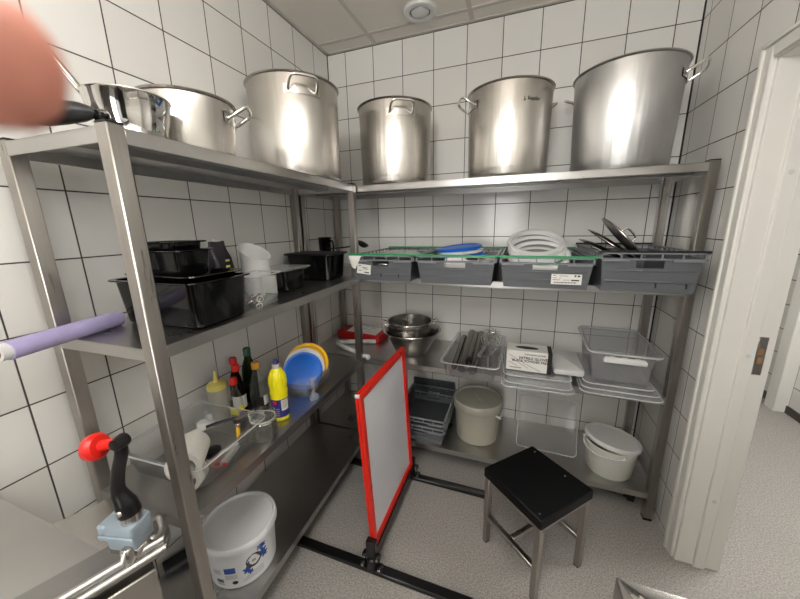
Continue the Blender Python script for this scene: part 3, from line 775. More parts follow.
# clear lids, two piles overhanging the shelf front
LG = 'clear plastic lids under the glove box and storage box'
def clear_lid(label, loc, hx, hy, rz, rx=0):
    o = thing('clear_lid', label, 'lid', loc, 0, LG, (rx, 0, rz))
    obj('sheet', B().loft([rr(hx-.012, hy-.012, .003, .03), rr(hx-.006, hy-.006, .0, .034), rr(hx-.001, hy-.001, .002, .036), rr(hx, hy, .009, .036), rr(hx-.004, hy-.004, .0115, .034), rr(hx-.012, hy-.012, .007, .03), rr(hx-.024, hy-.024, .006, .026)]), 'lid', o)
    obj('rim', B().tube([Vector(p) for p in rr(hx-.001, hy-.001, .009, .036)], .0032, 10, True), 'rimglint', o)
for k, (x, y, hx, hy, rz, lb) in enumerate(((1.408, -.362, .168, .232, .03, 'lowest clear lid of the pile under the glove box'), (1.418, -.352, .160, .225, -.02, 'second clear lid of the pile under the glove box'), (1.412, -.300, .165, .215, .02, 'topmost clear lid of the pile, directly under the glove box'))):
    clear_lid(lb, (x, y, Z3+.001+k*.0125), hx, hy, rz)
for k, (x, y, hx, hy, rz, lb) in enumerate(((1.786, -.315, .168, .232, -.04, 'lowest clear lid of the pile under the clear storage box'), (1.786, -.30, .162, .222, -.03, 'second clear lid of the pile under the clear storage box'), (1.785, -.285, .150, .205, -.02, 'topmost clear lid of the pile under the clear storage box'))):
    clear_lid(lb, (x, y, Z3+.001+k*.0125), hx, hy, rz)
# glove box
GX0, GX1 = -.111, .111
t = thing('glove_box', 'white glove box with black lettering on the clear lids', 'box', (1.372, -.455, Z3+.039), math.radians(-1))
gb = B().box(GX0, GX1, 0, .115, 0, .112, .002)
obj('carton', gb, 'paper', t)
sl_ = B().mark().loft([[(.058*cos(2*PI*k/32)*(1 if 1 else 1)-.01, .055+.020*sin(2*PI*k/32), zz) for k in range(32)] for zz in (.1122, .1128)])
obj('opening', sl_, 'ink', t, label='black oval opening')
obj('end_stripe', B().box(GX1-.020, GX1+.0006, -.0006, .1156, -.0004, .1126), 'ink', t, label='black stripe')
tx = B(); FM = lambda x, z: T((x, -.0006, z)) @ R(PI/2, 'X')
tx.text('NITRILE GLOVE', .020, FM(.022, .074), .0006)
tx.text('BLACK POWDER FREE', .018, FM(.008, .057), .0005)
tx.text('POWDER FREE', .009, FM(-.086+.022, .016), .0003)
tx.text('DISPOSABLE GLOVES', .011, FM(.03, .095), .0002)
obj('lettering', tx, 'ink', t, flat=True)
b = B()
for (x0, z0, x1, z1) in ((-.10, .09, -.02, .05), (-.09, .07, .0, .022), (-.10, .05, -.05, .028), (-.03, .05, .06, .012)):
    b.slab([(x0, -.0003, z0), (x0+.004, -.0003, z0-.007), (x1, -.0003, z1-.006), (x1-.002, -.0003, z1)], .0002)
obj('swirl_print', b, 'inklight', t)
t = thing('white_tub', 'flat white tub lying between the glove box and the storage box', 'tub', (1.568, -.30, Z3+.0385))
obj('shell', B().loft([rr(.066, .138, 0, .012), rr(.072, .144, .008, .014), rr(.072, .144, .028, .014), rr(.066, .138, .032, .012)]), 'white', t)
# storage box
t = thing('storage_box', 'clear storage box with lid and white latch on the right of the third shelf', 'storage box', (1.796, -.275, Z3+.039), math.radians(-2))
obj('basin', pan_mesh(.136, .195, .155, .014, .006, .002, .03), 'frost', t)
obj('lid', B().loft([rr(.144, .203, 0.146, .03), rr(.150, .209, 0.148, .032), rr(.150, .209, 0.162, .032), rr(.146, .205, 0.167, .03), rr(.130, .190, 0.167, .026), rr(.126, .186, 0.161, .024), rr(.05, .1, 0.161, .02)], False, True), 'frost', t)
obj('lid_rim', B().tube([Vector(p) for p in rr(.150, .209, .155, .032)], .0042, 10, True), 'rimglint', t)
obj('latch', B().loft([rr(.085, .008, .112, .004, 0, -.206), rr(.087, .010, .116, .004, 0, -.209), rr(.087, .009, .132, .004, 0, -.209), rr(.080, .005, .140, .003, 0, -.206)]).box(-.06, -.04, -.212, -.20, .135, .143).box(-.01, .01, -.212, -.20, .135, .143).box(.04, .06, -.212, -.20, .135, .143), 'white', t, label='white latch')

# ------------------------------------------------------------------ bottom shelf of the back rack
Z4 = .1625
crate('pale grey folding crate at the bottom of the back rack', .755, .36, -.462, .43, Z4, .115, 'crateL', False, 'crates on the bottom shelf')
ct, _ = crate('dark grey crate nested in the pale one on the bottom shelf', .760, .345, -.452, .43, Z4+.045, .120, 'crateD', False, 'crates on the bottom shelf', 0, 'crateD')
b = B().slab([(-.165, .425, .07), (.165, .425, .07), (.150, .440, .165), (-.165, .440, .165)], .006)
for zz in (.085, .105, .125, .145): b.box(-.15, .15, .415, .437, zz-.003, zz+.003, .001)
obj('upright_panel', b, 'crateD', ct)
t = thing('bucket', 'beige lidded bucket on the bottom shelf beside the grey crates', 'bucket', (1.103, -.262, Z4), 0, 'round buckets')
obj('pail', B().lathe([(0, 0), (.122, 0), (.128, .006), (.143, .215), (.146, .222), (.146, .23), (.140, .23), (.124, .012), (0, .008)], 56), 'olive', t)
obj('lid', B().lathe([(.150, .212), (.152, .216), (.153, .262), (.149, .270), (.140, .271), (.136, .262), (.1355, .2595), (.133, .259), (.06, .259), (0, .259)], 56, False, True), 'olivelid', t)
b = B().mark().box(-.055, .055, -.008, .008, .2595, .2625, .001).xf(R(-.95, 'Z'))
obj('emboss', b, 'olive', t)
obj('handle_lug', B().mark().tube([(.148, 0, .205), (.168, 0, .203), (.178, .002, .202)], .0065, 10).xf(R(-.62, 'Z')), 'white', t, label='white handle lug')
obj('handle', B().tube(smooth([(.165*cos(-.62), .165*sin(-.62), .203), (.165*cos(-.2), .165*sin(-.2), .205), (.163*cos(.5), .163*sin(.5), .214), (.16*cos(1.2), .16*sin(1.2), .22), (.160*cos(1.9), .160*sin(1.9), .214), (.163*cos(2.5), .163*sin(2.5), .203)], 5), .003, 8), 'white', t)
# clear pan lid / pane leaning on the wall
t = thing('pan_cover', 'clear plastic food pan cover leaning upright on the bottom shelf', 'cover', (1.510, -.300, Z4+.002), 0, None, (math.radians(63), 0, math.radians(-2)))
obj('sheet', B().loft([rr(.158, .148, 0, .02, 0, .148), rr(.164, .154, .003, .022, 0, .154), rr(.164, .154, .014, .022, 0, .154), rr(.154, .144, .016, .02, 0, .154), rr(.150, .140, .006, .018, 0, .154)]), 'clear', t)
q_ = rr(.164, .154, .008, .022, 0, .154)
obj('rim', B().tube([Vector(p) for p in q_], .0035, 10, True), 'rimglint', t)
t = thing('bucket', 'small white bucket with its lid askew at the right end of the bottom shelf', 'bucket', (1.828, -.332, Z4), 0, 'round buckets')
obj('pail', B().lathe([(0, 0), (.102, 0), (.108, .006), (.124, .165), (.128, .168), (.128, .175), (.121, .175), (.105, .012), (0, .006)], 56), 'milky', t)
obj('lid', B().mark().lathe([(.130, -.014), (.132, -.012), (.133, .004), (.129, .010), (.122, .010), (.118, .004), (.05, .001), (0, .001)], 56, False, True).xf(T((.004, .004, .186)) @ R(math.radians(-5), 'X') @ R(math.radians(7), 'Y')), 'white', t)
hb = smooth([(-.130, .01, .17), (-.134, -.03, .155), (-.12, -.075, .145), (-.075, -.115, .140), (-.01, -.132, .148), (.035, -.128, .155)], 5)
obj('handle', B().tube(hb, .0042, 8), 'white', t)
obj('handle_lug', B().mark().lathe([(0, 0), (.010, 0), (.008, .008), (0, .009)], 14).xf(T((.035, -.122, .155)) @ R(PI/2, 'X')).mark().lathe([(0, 0), (.010, 0), (.008, .010), (0, .011)], 14).xf(T((-.124, .01, .17)) @ R(-PI/2, 'Y')), 'white', t)
t = thing('floor_trap', 'black plastic box with pale grille on the floor under the back rack', 'box', (1.89, -.305, 0), math.radians(-12))
obj('housing', B().box(-.085, .085, -.03, .05, 0, .062, .006).box(.05, .085, -.045, -.028, 0, .058, .003), 'blackmatt', t)
b = B()
for k in range(9): b.box(-.078+k*.013, -.070+k*.013, -.0325, -.029, .012, .05)
obj('grille', b, 'inkgrey', t)

# ------------------------------------------------------------------ third shelf of the left rack
ZL = .6925
t = thing('clear_tray', 'clear food pan of small kitchen tools at the near end of the left rack', 'food pan', (.232, -1.452, ZL), math.radians(3), 'clear trays')
obj('basin', pan_mesh(.168, .150, .098, .016, .012), 'clear', t)
obj('rim', B().tube([Vector(p) for p in rr(.180, .162, .0955, .036)], .0026, 10, True), 'rimglint', t)
def cup(label, loc, rot, r, h, mat='milky', name='plastic_cup'):
    o = thing(name, label, 'cup', loc, 0, 'white cups in the tool tray', rot)
    obj('shell', B().lathe([(0, 0), (r*.80, 0), (r*.92, .006), (r, h-.02), (r*1.02, h-.006), (r*.96, h), (r*.66, h), (r*.63, h-.01), (r*.90, h-.022), (r*.8, .01), (0, .006)], 36), mat, o)
cup('large white plastic canister lying on its side across the tool tray', (.292, -1.505, ZL+.105), (PI/2, 0, math.radians(38)), .050, .13)
cup('small white cup lying at the front corner of the tool tray', (.345, -1.545, ZL+.045), (PI/2-.25, 0, math.radians(30)), .036, .075)
cup('white cup lying at the rear of the tool tray', (.165, -1.500, ZL+.042), (PI/2, 0, math.radians(160)), .034, .09)
def small(name, label, cat, b, mat, loc, rz=0, extra=None):
    o = thing(name, label, cat, loc, rz)
    obj('body', b, mat, o)
    if extra: obj(extra[0], extra[1], extra[2], o)
    return o
small('tool_divider', 'white plastic divider strip lying in the tool tray', 'strip', B().box(-.055, .055, -.010, .010, 0, .016, .002), 'white', (.355, -1.430, ZL+.012), 1.9, ('edge', B().box(-.055, .055, -.012, -.009, .014, .02, .001), 'white'))
small('peeler', 'orange peeler standing in the tool tray', 'peeler', B().tube(smooth([(0, 0, .0), (.004, .003, .04), (.0, .01, .075)], 4), .0085, 10, False, .6), 'yellow', (.338, -1.382, ZL+.012), 0, ('blade', B().box(-.008, .008, .004, .016, .072, .088, .002), 'chrome'))
small('red_ring', 'red plastic ring in the tool tray beside the small cup', 'ring', B().tube([(.020*cos(2*PI*k/24), .020*sin(2*PI*k/24), 0) for k in range(24)], .004, 8, True), 'red', (.358, -1.482, ZL+.02), 0, ('clip', B().box(.016, .03, -.006, .006, -.004, .006, .002), 'red'))
small('black_cap', 'black round cap in the tool tray', 'cap', B().lathe([(0, 0), (.024, 0), (.026, .004), (.024, .026), (.018, .03), (0, .03)], 28), 'blackmatt', (.300, -1.452, ZL+.014), 0, ('grip', B().box(-.006, .006, -.045, -.02, .01, .022, .002), 'blackmatt'))
small('brush', 'short brush with white handle in the tool tray', 'brush', B().tube([(-.05, 0, .0), (0, 0, .004), (.02, 0, .004)], [.006, .009, .010], 10), 'white', (.338, -1.408, ZL+.024), 1.2, ('bristles', B().tube([(.02, 0, .004), (.045, 0, .004)], [.012, .014], 10), 'blackmatt'))
small('knife', 'black-handled knife resting across the tool tray rim', 'knife', B().tube(smooth([(-.055, 0, 0), (-.02, 0, .002), (.04, 0, 0)], 4), .008, 10, False, .7), 'blackmatt', (.285, -1.388, ZL+.105), .95, ('blade', B().slab([(.035, -.0006, -.008), (.13, -.0006, -.004), (.135, -.0006, .004), (.035, -.0006, .008)], .0012), 'satin'))
cr = B()
pv = [(random.uniform(-.03, .03), random.uniform(-.022, .022), random.uniform(0, .035)) for _ in range(26)]
for p_ in pv: cr.bm.verts.new(p_)
bmesh.ops.convex_hull(cr.bm, input=cr.bm.verts)
t = thing('crumpled_film', 'crumpled white foil wrapper on the tool tray', 'wrapper', (.205, -1.398, ZL+.062))
obj('sheet', cr, 'white', t, 10)
# clip-top jar
t = thing('clip_jar', 'clear clip-top glass jar at the shelf edge before the yellow bottle', 'jar', (.380, -1.292, ZL))
obj('glass_body', B().lathe([(0, 0), (.044, 0), (.050, .006), (.051, .06), (.046, .078), (.044, .084), (.041, .084), (.047, .06), (.046, .008), (0, .006)], 44), 'glass', t)
obj('lid', B().lathe([(.048, .086), (.050, .090), (.049, .104), (.040, .110), (.030, .108), (0, .107)], 44, True, True), 'glass', t)
obj('gasket', B().lathe([(.044, .083), (.0475, .083), (.0475, .0875), (.044, .0875)], 40, False, False), 'milky', t)
wr = B(); wr.tube([(.0485*cos(2*PI*k/36), .0485*sin(2*PI*k/36), .078) for k in range(36)], .0014, 6, True)
wr.tube(smooth([(.047, -.012, .078), (.06, -.010, .07), (.06, .010, .07), (.047, .012, .078)], 4), .0014, 6)
wr.tube(smooth([(-.05, -.02, .078), (-.055, -.01, .10), (-.04, 0, .112), (-.055, .01, .10), (-.05, .02, .078)], 4), .0014, 6)
obj('wire_clip', wr, 'chrome', t)
# bottles
def bottle(name, label, loc, prof, mat, capprof, capmat, grp=None, lab=None, cat='bottle', n=40):
    t = thing(name, label, cat, loc, 0, grp)
    obj('body', B().lathe(prof, n), mat, t, 50)
    obj('cap', B().lathe(capprof, 28), capmat, t)
    if lab: obj('label_sticker', lab[0], lab[1], t)
    return t
bottle('squeeze_bottle', 'translucent squeeze bottle with yellow screw cap by the wall', (.118, -1.262, ZL), [(0, 0), (.034, 0), (.037, .005), (.037, .145), (.034, .155), (.033, .158), (0, .158)], 'squeeze', [(0, .152), (.0385, .152), (.039, .156), (.038, .172), (.03, .178), (.012, .182), (.007, .20), (.003, .228), (0, .228)], M['paleyellow'], 'bottles on the left rack')
# yellow cleaner bottle: ribbed shoulder
t = thing('cleaner_bottle', 'bright yellow squeeze bottle with blue cap and navy label', 'bottle', (.356, -1.166, ZL), 0, 'bottles on the left rack')
prof = [(0, 0), (.030, 0), (.035, .004), (.036, .012), (.036, .108), (.0345, .113), (.0362, .122), (.037, .135), (.0345, .147), (.036, .158), (.0375, .175), (.035, .198), (.028, .218), (.018, .232), (.014, .236), (.014, .240), (0, .240)]
rings = []
for r_, z_ in prof:
    amp = .0012 if .155 < z_ < .225 else 0
    rings.append([((max(r_, .0003)+amp*cos(14*a))*cos(a), (max(r_, .0003)+amp*cos(14*a))*sin(a), z_) for a in [2*PI*k/84 for k in range(84)]])
obj('body', B().loft(rings), 'lemon', t, 50)
obj('neck_collar', B().lathe([(0, .236), (.0165, .236), (.0165, .252), (.014, .254), (0, .254)], 28), 'olive', t)
obj('cap', B().lathe([(0, .253), (.0115, .253), (.011, .262), (.006, .273), (0, .275)], 24), 'navy', t, label='blue cap')
camdir = math.atan2(-2.153+1.166, 1.28-.356)
lb = obj('label_sticker', B().patch(.0365, camdir-1.35, camdir+1.35, .022, .104, 24), 'navy', t, label='navy blue label')
obj('white_panel', B().patch(.0369, camdir+.10, camdir+1.0, .052, .100, 12), 'paper', lb)
b = B()
for k in range(6): b.patch(.0371, camdir+.18, camdir+.85-.06*(k % 3), .092-k*.006, .094-k*.006, 8)
obj('fine_print', b, 'inkgrey', lb)
b = B()
for k in range(4): b.patch(.0369, camdir-.65+.05*k, camdir-.15, .030+k*.010, .033+k*.010, 8)
obj('white_print', b, 'inklight', lb)
obj('red_spot', B().patch(.0369, camdir-.85, camdir-.40, .084, .099, 8), 'red', lb)
GB = 'bottles on the left rack'
sq = [(0, 0), (.024, 0), (.027, .004), (.027, .10), (.022, .125), (.012, .155), (.0105, .185), (0, .185)]
cp = [(0, .180), (.0145, .180), (.0148, .202), (.013, .206), (0, .206)]
def lab_patch(r, z0, z1): return B().patch(r, camdir-1.4, camdir+1.4, z0, z1, 20)
t = bottle('sauce_bottle', 'small bottle with red cap and yellow label nearest the squeeze bottle', (.205, -1.252, ZL), sq, 'glass', cp, 'red', GB, (lab_patch(.0275, .03, .085), 'lemon'))
obj('sauce', B().lathe([(0, .003), (.0225, .003), (.0245, .008), (.0245, .03), (0, .03)], 30), 'bottledark', t)
b = B(); b.patch(.0279, camdir-.9, camdir-.1, .032, .052, 8); b.patch(.0279, camdir+.3, camdir+1.1, .034, .06, 8)
obj('blue_print', b, 'labelblue', t)
t = bottle('sauce_bottle', 'dark sauce bottle with red cap behind the first red-capped one', (.152, -1.188, ZL), [(r*1.05, z*1.12) for r, z in sq], 'bottledark', [(r*1.05, z*1.12) for r, z in cp], 'red', GB, (lab_patch(.029, .03, .09), 'paper'))
t = bottle('sauce_bottle', 'red-topped dark bottle standing closest to the wall', (.105, -1.155, ZL), [(r*1.0, z*1.18) for r, z in sq], 'bottledark', [(r*1.1, z*1.18) for r, z in cp], 'redcard', GB)
t = bottle('oil_bottle', 'dark green glass bottle with green cap, tallest at the back', (.118, -1.085, ZL), [(0, 0), (.030, 0), (.033, .005), (.033, .15), (.030, .175), (.016, .215), (.0135, .235), (0, .235)], 'bottlegreen', [(0, .228), (.0165, .228), (.0165, .262), (.014, .266), (0, .266)], plain('dark_green_cap', srgb(24, 78, 52), .4), GB)
t = bottle('oil_bottle', 'clear glass bottle with amber cap behind the yellow bottle', (.228, -1.150, ZL), [(0, 0), (.034, 0), (.037, .005), (.037, .10), (.034, .13), (.018, .185), (.014, .205), (.0135, .215), (0, .215)], 'glass', [(0, .208), (.0175, .208), (.0178, .232), (.016, .236), (0, .236)], 'orange', GB, (B().patch(.0375, camdir+.5, camdir+1.8, .04, .085, 10), 'paper'))
obj('dark_oil', B().lathe([(0, .004), (.032, .004), (.0345, .008), (.0345, .048), (0, .048)], 30), 'bottledark', t)
# clear box with blue and yellow tub lids
t = thing('clear_tray', 'clear plastic box holding a blue and a yellow lid upright', 'box', (.262, -.900, ZL), math.radians(4), 'clear trays')
obj('basin', pan_mesh(.118, .130, .085, .012, .010), 'clear', t)
n_ = Vector((.66, -.68, .34)).normalized()
rt = n_.to_track_quat('Z', 'Y').to_euler()
gl_ = 'round lids standing in the clear box'
tub_lid('large round yellow lid standing behind the blue one', (.276, -.852, ZL+.108), rt, .108, 'yellow', gl_)
tub_lid('large round bright blue lid with white edge standing in the clear box', (.296, -.918, ZL+.097), rt, .096, 'blue', gl_, 'white', .004)
tub_lid('white rim lid sandwiched between the blue and yellow lids', (.288, -.897, ZL+.103), rt, .102, 'white', gl_, None, .004)
t = thing('clear_scoop', 'small clear plastic scoop hanging over the front of the clear box', 'scoop', (.398, -.985, ZL))
obj('foot', B().lathe([(0, 0), (.022, 0), (.024, .004), (.022, .018), (.012, .024), (0, .024)], 28), 'lid', t)
obj('stem', B().tube([(0, 0, .02), (-.002, 0, .06), (-.006, 0, .10)], [.009, .008, .014], 14), 'lid', t)
obj('blade', B().mark().loft([rr(.055, .026, 0, .014), rr(.060, .030, .003, .016), rr(.060, .030, .012, .016), rr(.054, .026, .014, .014)]).xf(T((-.022, -.03, .085)) @ R(.9, 'Z') @ R(1.1, 'X')), 'glass', t)

# ------------------------------------------------------------------ bottom shelf of the left rack
t = thing('bucket', 'large white round bucket with blue flower print on the bottom left shelf', 'bucket', (.290, -1.392, Z4), 0, 'round buckets')
RB, RT2 = .121, .131
obj('pail', B().lathe([(0, 0), (RB-.006, 0), (RB, .006), (RT2-.0005, .158), (RT2+.004, .160), (RT2+.004, .166), (RT2, .168), (RT2, .180), (RT2+.004, .184), (RT2+.004, .190), (RT2-.003, .190), (RB-.004, .012), (0, .006)], 64), 'whiteb', t)
obj('lid', B().lathe([(RT2+.009, .172), (RT2+.011, .176), (RT2+.010, .197), (RT2+.005, .203), (RT2-.002, .203), (RT2-.006, .194), (RT2-.0125, .1912), (RT2-.0145, .1914), (RT2-.016, .1914), (.06, .1916), (0, .1916)], 64, False, True), 'whiteb', t)
ca = math.atan2(-2.153+1.392, 1.28-.290)
def rz_(z): return RB+(RT2-RB)*z/.18
def onb(a, z, e=.0008): r = rz_(z)+e; return (r*cos(a), r*sin(a), z)
def blob(b, a0, z0, sa, sz, e, n=20, ph=0, am=0, k=5):
    pts = []
    for i in range(n):
        th = 2*PI*i/n; q = 1+am*cos(k*th+ph)
        pts.append(onb(a0+sa*q*cos(th), z0+sz*q*sin(th), e))
    b.face(pts)
fl = B()
for (da, dz, s) in ((-.17, -.022, .85), (-.10, -.034, .6), (.22, .006, 1.0), (.27, -.006, .8), (.17, .034, .8), (.25, .030, .6), (-.12, .0, .5)):
    blob(fl, ca+.22+da*1.25, .104+dz*1.25, .125*s, .017*s, .0008, 24, random.random()*6, .28, 5)
obj('flower_print', fl, 'labelblue', t, flat=True, label='blue flower print')
b = B(); blob(b, ca+.22, .106, .23, .030, .0012, 32)
bd = obj('badge', b, plain('dark_olive_badge', srgb(70, 66, 50), .5), t, flat=True)
b = B(); blob(b, ca+.22, .106, .135, .0175, .0016, 28)
obj('badge_centre', b, 'paper', bd, flat=True)
b = B()
for k in range(3): b.patch(rz_(.1)+.0021, ca+.17+.035*k, ca+.19+.035*k, .101, .111, 2)
obj('badge_mark', b, 'ink', bd)
b = B(); b.patch(rz_(.08)+.0008, ca-.62, ca-.30, .082, .110, 8, r1=rz_(.11)+.0008)
obj('blue_panel', b, 'labelblue', t, flat=True)
b = B()
for k in range(5): b.patch(rz_(.07)+.0008, ca-.62, ca-.26-.03*(k % 2), .056+k*.0042, .0582+k*.0042, 8)
for k in range(7): b.patch(rz_(.09)+.0008, ca-.98, ca-.72-.03*(k % 2), .080+k*.0042, .0822+k*.0042, 8)
for k in range(5): b.patch(rz_(.05)+.0008, ca-.15+.05*k, ca+.5, .030+k*.006, .0325+k*.006, 10)
obj('grey_print', b, 'inklight', t, flat=True)
b = B()
for k in range(11): b.patch(rz_(.045)+.0008, ca-.92+k*.022, ca-.92+k*.022+(.010 if k % 3 else .015), .038, .055, 1, r1=rz_(.055)+.0008)
for k in range(6): b.patch(rz_(.03)+.0008, ca-.92+k*.04, ca-.89+k*.04, .028, .0305, 1)
blob(b, ca-.36, .036, .085, .009, .0009, 20)
obj('black_print', b, 'ink', t, flat=True)
t = thing('scouring_pad', 'dark grey scouring pad on the bottom left shelf by the near post', 'pad', (.052, -1.495, Z4), math.radians(-24))
obj('sponge', B().box(-.026, .026, -.055, .055, 0, .022, .004), 'crateD', t)
obj('scrub_layer', B().box(-.026, .026, -.055, .055, .022, .030, .002), 'blackmatt', t)

# ------------------------------------------------------------------ stool
t = thing('stool', 'low stool with square black seat and grey steel frame on the floor', 'stool', (1.420, -.838, 0), math.radians(47))
hs = .158
obj('seat', B().box(-hs, hs, -hs, hs, .362, .408, .004), 'seat', t)
lg = .140; ft = .0125
for sx in (-1, 1):
    for sy in (-1, 1):
        l = obj('leg', B().box(sx*lg-ft, sx*lg+ft, sy*lg-ft, sy*lg+ft, .004, .366, .002), 'poststeel', t)
        obj('foot_cap', B().box(sx*lg-ft+.001, sx*lg+ft-.001, sy*lg-ft+.001, sy*lg+ft-.001, 0, .006), 'blackmatt', l)
for sx in (-1, 1):
    obj('apron', B().box(sx*lg-ft*.9, sx*lg+ft*.9, -lg+ft, lg-ft, .342, .366, .002), 'poststeel', t)
    obj('apron', B().box(-lg+ft, lg-ft, sx*lg-ft*.9, sx*lg+ft*.9, .342, .366, .002), 'poststeel', t)
    obj('stretcher', B().box(sx*lg-ft*.9, sx*lg+ft*.9, -lg+ft, lg-ft, .135, .158, .002), 'poststeel', t)
obj('stretcher', B().box(-lg+ft, lg-ft, -ft*.9, ft*.9, .135, .158, .002), 'poststeel', t)
b = B()
for (x, y) in ((.12, -.05), (.13, .12), (-.135, -.13)): b.mark().lathe([(0, 0), (.004, 0), (.003, .0012), (0, .0014)], 12).xf(T((x, y, .408)))
obj('screw_head', b, 'satin', t)

# ------------------------------------------------------------------ red framed stand sign
t = thing('display_stand', 'red framed poster display on black floor stand between the racks', 'display stand', (.757, -.867, 0))
PY, PH0, PH1 = .272, .105, .850
lean = R(math.radians(-2.9), 'Y')
def leanx(b): return b.xf(T((0, 0, PH0)) @ lean @ T((0, 0, -PH0)))
def rect(y, z0, z1, x): return [(x, -y, z0), (x, y, z0), (x, y, z1), (x, -y, z1)]
def bevel_frame(b, xb, xf, w):
    s_ = 1 if xf > xb else -1
    b.loft([rect(PY, PH0, PH1, xb), rect(PY, PH0, PH1, xf-s_*.003), rect(PY-.003, PH0+.003, PH1-.003, xf), rect(PY-w+.008, PH0+w-.008, PH1-w+.008, xf), rect(PY-w, PH0+w, PH1-w, xf-s_*.005), rect(PY-w, PH0+w, PH1-w, xb)], closed=True)
fw = .034
b = B().mark(); bevel_frame(b, .0015, .013, fw); leanx(b); obj('frame', b, 'redframe', t)
b = B().mark(); bevel_frame(b, -.0015, -.013, fw); leanx(b); obj('back_frame', b, 'redframe', t)
b = B().mark().box(-.0012, .0035, -PY+.01, PY-.01, PH0+.01, PH1-.01); leanx(b)
pn = obj('poster_panel', b, 'poster', t, label='blank pale poster sheet')
b = B().mark().box(-.010, .010, -PY-.004, -PY+.003, PH1-.012, PH1+.002, .001); leanx(b); obj('corner_cap', b, 'white', t)
obj('bottom_rail', B().box(-.020, .020, -PY, PY, .058, .078, .002).box(-.020, -.0145, -PY, PY, .078, .125).box(.0145, .020, -PY, PY, .078, .112), 'blackmetal', t)
for y in (-PY-.012, PY+.012):
    u = obj('upright', B().box(-.022, .022, y-.014, y+.014, .022, .165 if y < 0 else .14, .002).mark().lathe([(0, .022), (.026, .022), (.024, .07), (.018, .075), (0, .075)], 20, cy=y), 'blackmetal', t)
    for (x, z) in ((.030, .085), (-.030, .085), (.040, .034), (-.040, .034)):
        obj('bolt', B().mark().lathe([(0, 0), (.0065, 0), (.006, .004), (0, .005)], 10).xf(T((x, y-.018 if y < 0 else y-.018, z)) @ R(PI/2, 'X')), 'satin', u)
        obj('lug', B().box(x-.012, x+.012, y-.018, y+.010, z-.012, z+.012, .004), 'blackmetal', u)
    fo = B().box(-.46, .44, y-.021, y+.021, .0, .022, .003)
    obj('foot', fo, 'blackmetal', t)

# ------------------------------------------------------------------ worktop at the left with bench can opener
WZ = .885
t = thing('worktop', 'stained steel worktop along the left wall in the foreground', 'worktop', (.0, -2.6, 0))
b = B(); b.loft([[(.004, -.15, z_), (.20, -.15, z_), (.575, .714, z_), (.004, .714, z_)] for z_ in (WZ-.03, WZ)]); b.box(.004, .02, -.15, .714, WZ, WZ+.03, .003)
obj('top_sheet', b, M['shelfsteel'], t)
UF = Matrix(((-.925, -.38, 0, .641), (.38, -.925, 0, 2.6-1.829), (0, 0, 1, 0), (0, 0, 0, 1)))   # strip frame: x inward, y towards the viewer
e = B().mark().box(.010, .072, 0, .92, WZ-.020, WZ+.0015, .003).xf(UF)
obj('front_strip', e, plain('darker_stained_steel', (.34, .33, .32, 1), .35, 1, var=.25, scale=9), t)
rl = B()
for (x, z) in ((.008, WZ-.002), (-.004, WZ-.014)):
    rl.mark().tube(smooth([(x, .92, z), (x, .5, z), (x, .04, z), (x+.006, .012, z), (x+.02, -.002, z), (x+.045, -.006, z), (.075, -.006, z)], 4), .0085, 12).xf(UF)
obj('rolled_edge', rl, 'shelfsteel', t)
obj('drawer_front', B().mark().box(-.006, .30, .022, .80, WZ-.13, WZ-.045, .003).xf(UF), 'satin', t)
for (x, y) in ((.05, .66), (.50, .66), (.05, -.10), (.16, -.10)):
    obj('leg', B().box(x-.02, x+.02, y-.02, y+.02, 0, WZ-.03, .003), 'poststeel', t)
t = thing('can_opener', 'bench can opener with black crank and red knob clamped to the worktop corner', 'can opener', (.594, -1.858, WZ+.014), math.radians(14))
bd = B().loft([rr(.026, .021, 0, .006), rr(.029, .023, .004, .006), rr(.031, .025, .044, .008), rr(.029, .023, .052, .008)])
bd.box(-.050, -.024, -.020, .020, .016, .050, .004); bd.box(-.040, .034, -.0275, -.024, .026, .036, .002)
obj('body', bd, 'opener', t)
obj('clamp', B().box(.008, .026, -.036, -.018, -.022, .016, .003).box(-.03, .03, -.02, .02, -.0125, .002, .001), 'satin', t)
obj('collar', B().lathe([(0, .052), (.017, .052), (.017, .072), (.014, .074), (0, .074)], 24, cx=.010), 'satin', t)
def rads(lst, n):
    o = []
    for k in range(n):
        f = k/(n-1)*(len(lst)-1); i0 = min(int(f), len(lst)-2); o.append(lst[i0]*(1-f+i0)+lst[i0+1]*(f-i0))
    return o
ap = smooth([(.010, 0, .070), (.008, -.002, .092), (.002, -.004, .125), (.012, -.004, .165), (.028, -.004, .205), (.032, -.004, .236)], 6)
ar = B().tube(ap, rads([.019, .018, .0115, .0105, .0105, .0095], len(ap)), 16)
ar.mark().lathe([(0, 0), (.012, 0), (.013, .004), (.011, .022), (0, .023)], 18).xf(T((.032, .006, .230)) @ R(PI/2, 'X'))
hd = obj('crank_arm', ar, 'blackmetal', t)
obj('rivet', B().mark().lathe([(0, 0), (.006, 0), (.005, .003), (0, .004)], 12).xf(T((.010, -.019, .084)) @ R(PI/2, 'X')), 'satin', hd)
kd = Vector((-.93, -.10, -.20)).normalized(); q = kd.to_track_quat('Z', 'Y').to_matrix().to_4x4()
kb = B().mark().lathe([(0, 0), (.0085, 0), (.0090, .024), (.010, .034), (.020, .036), (.0245, .043), (.023, .054), (.014, .063), (0, .066)], 28).xf(T((.030, -.004, .230)) @ q)
obj('knob', kb, 'red', t, label='red knob')
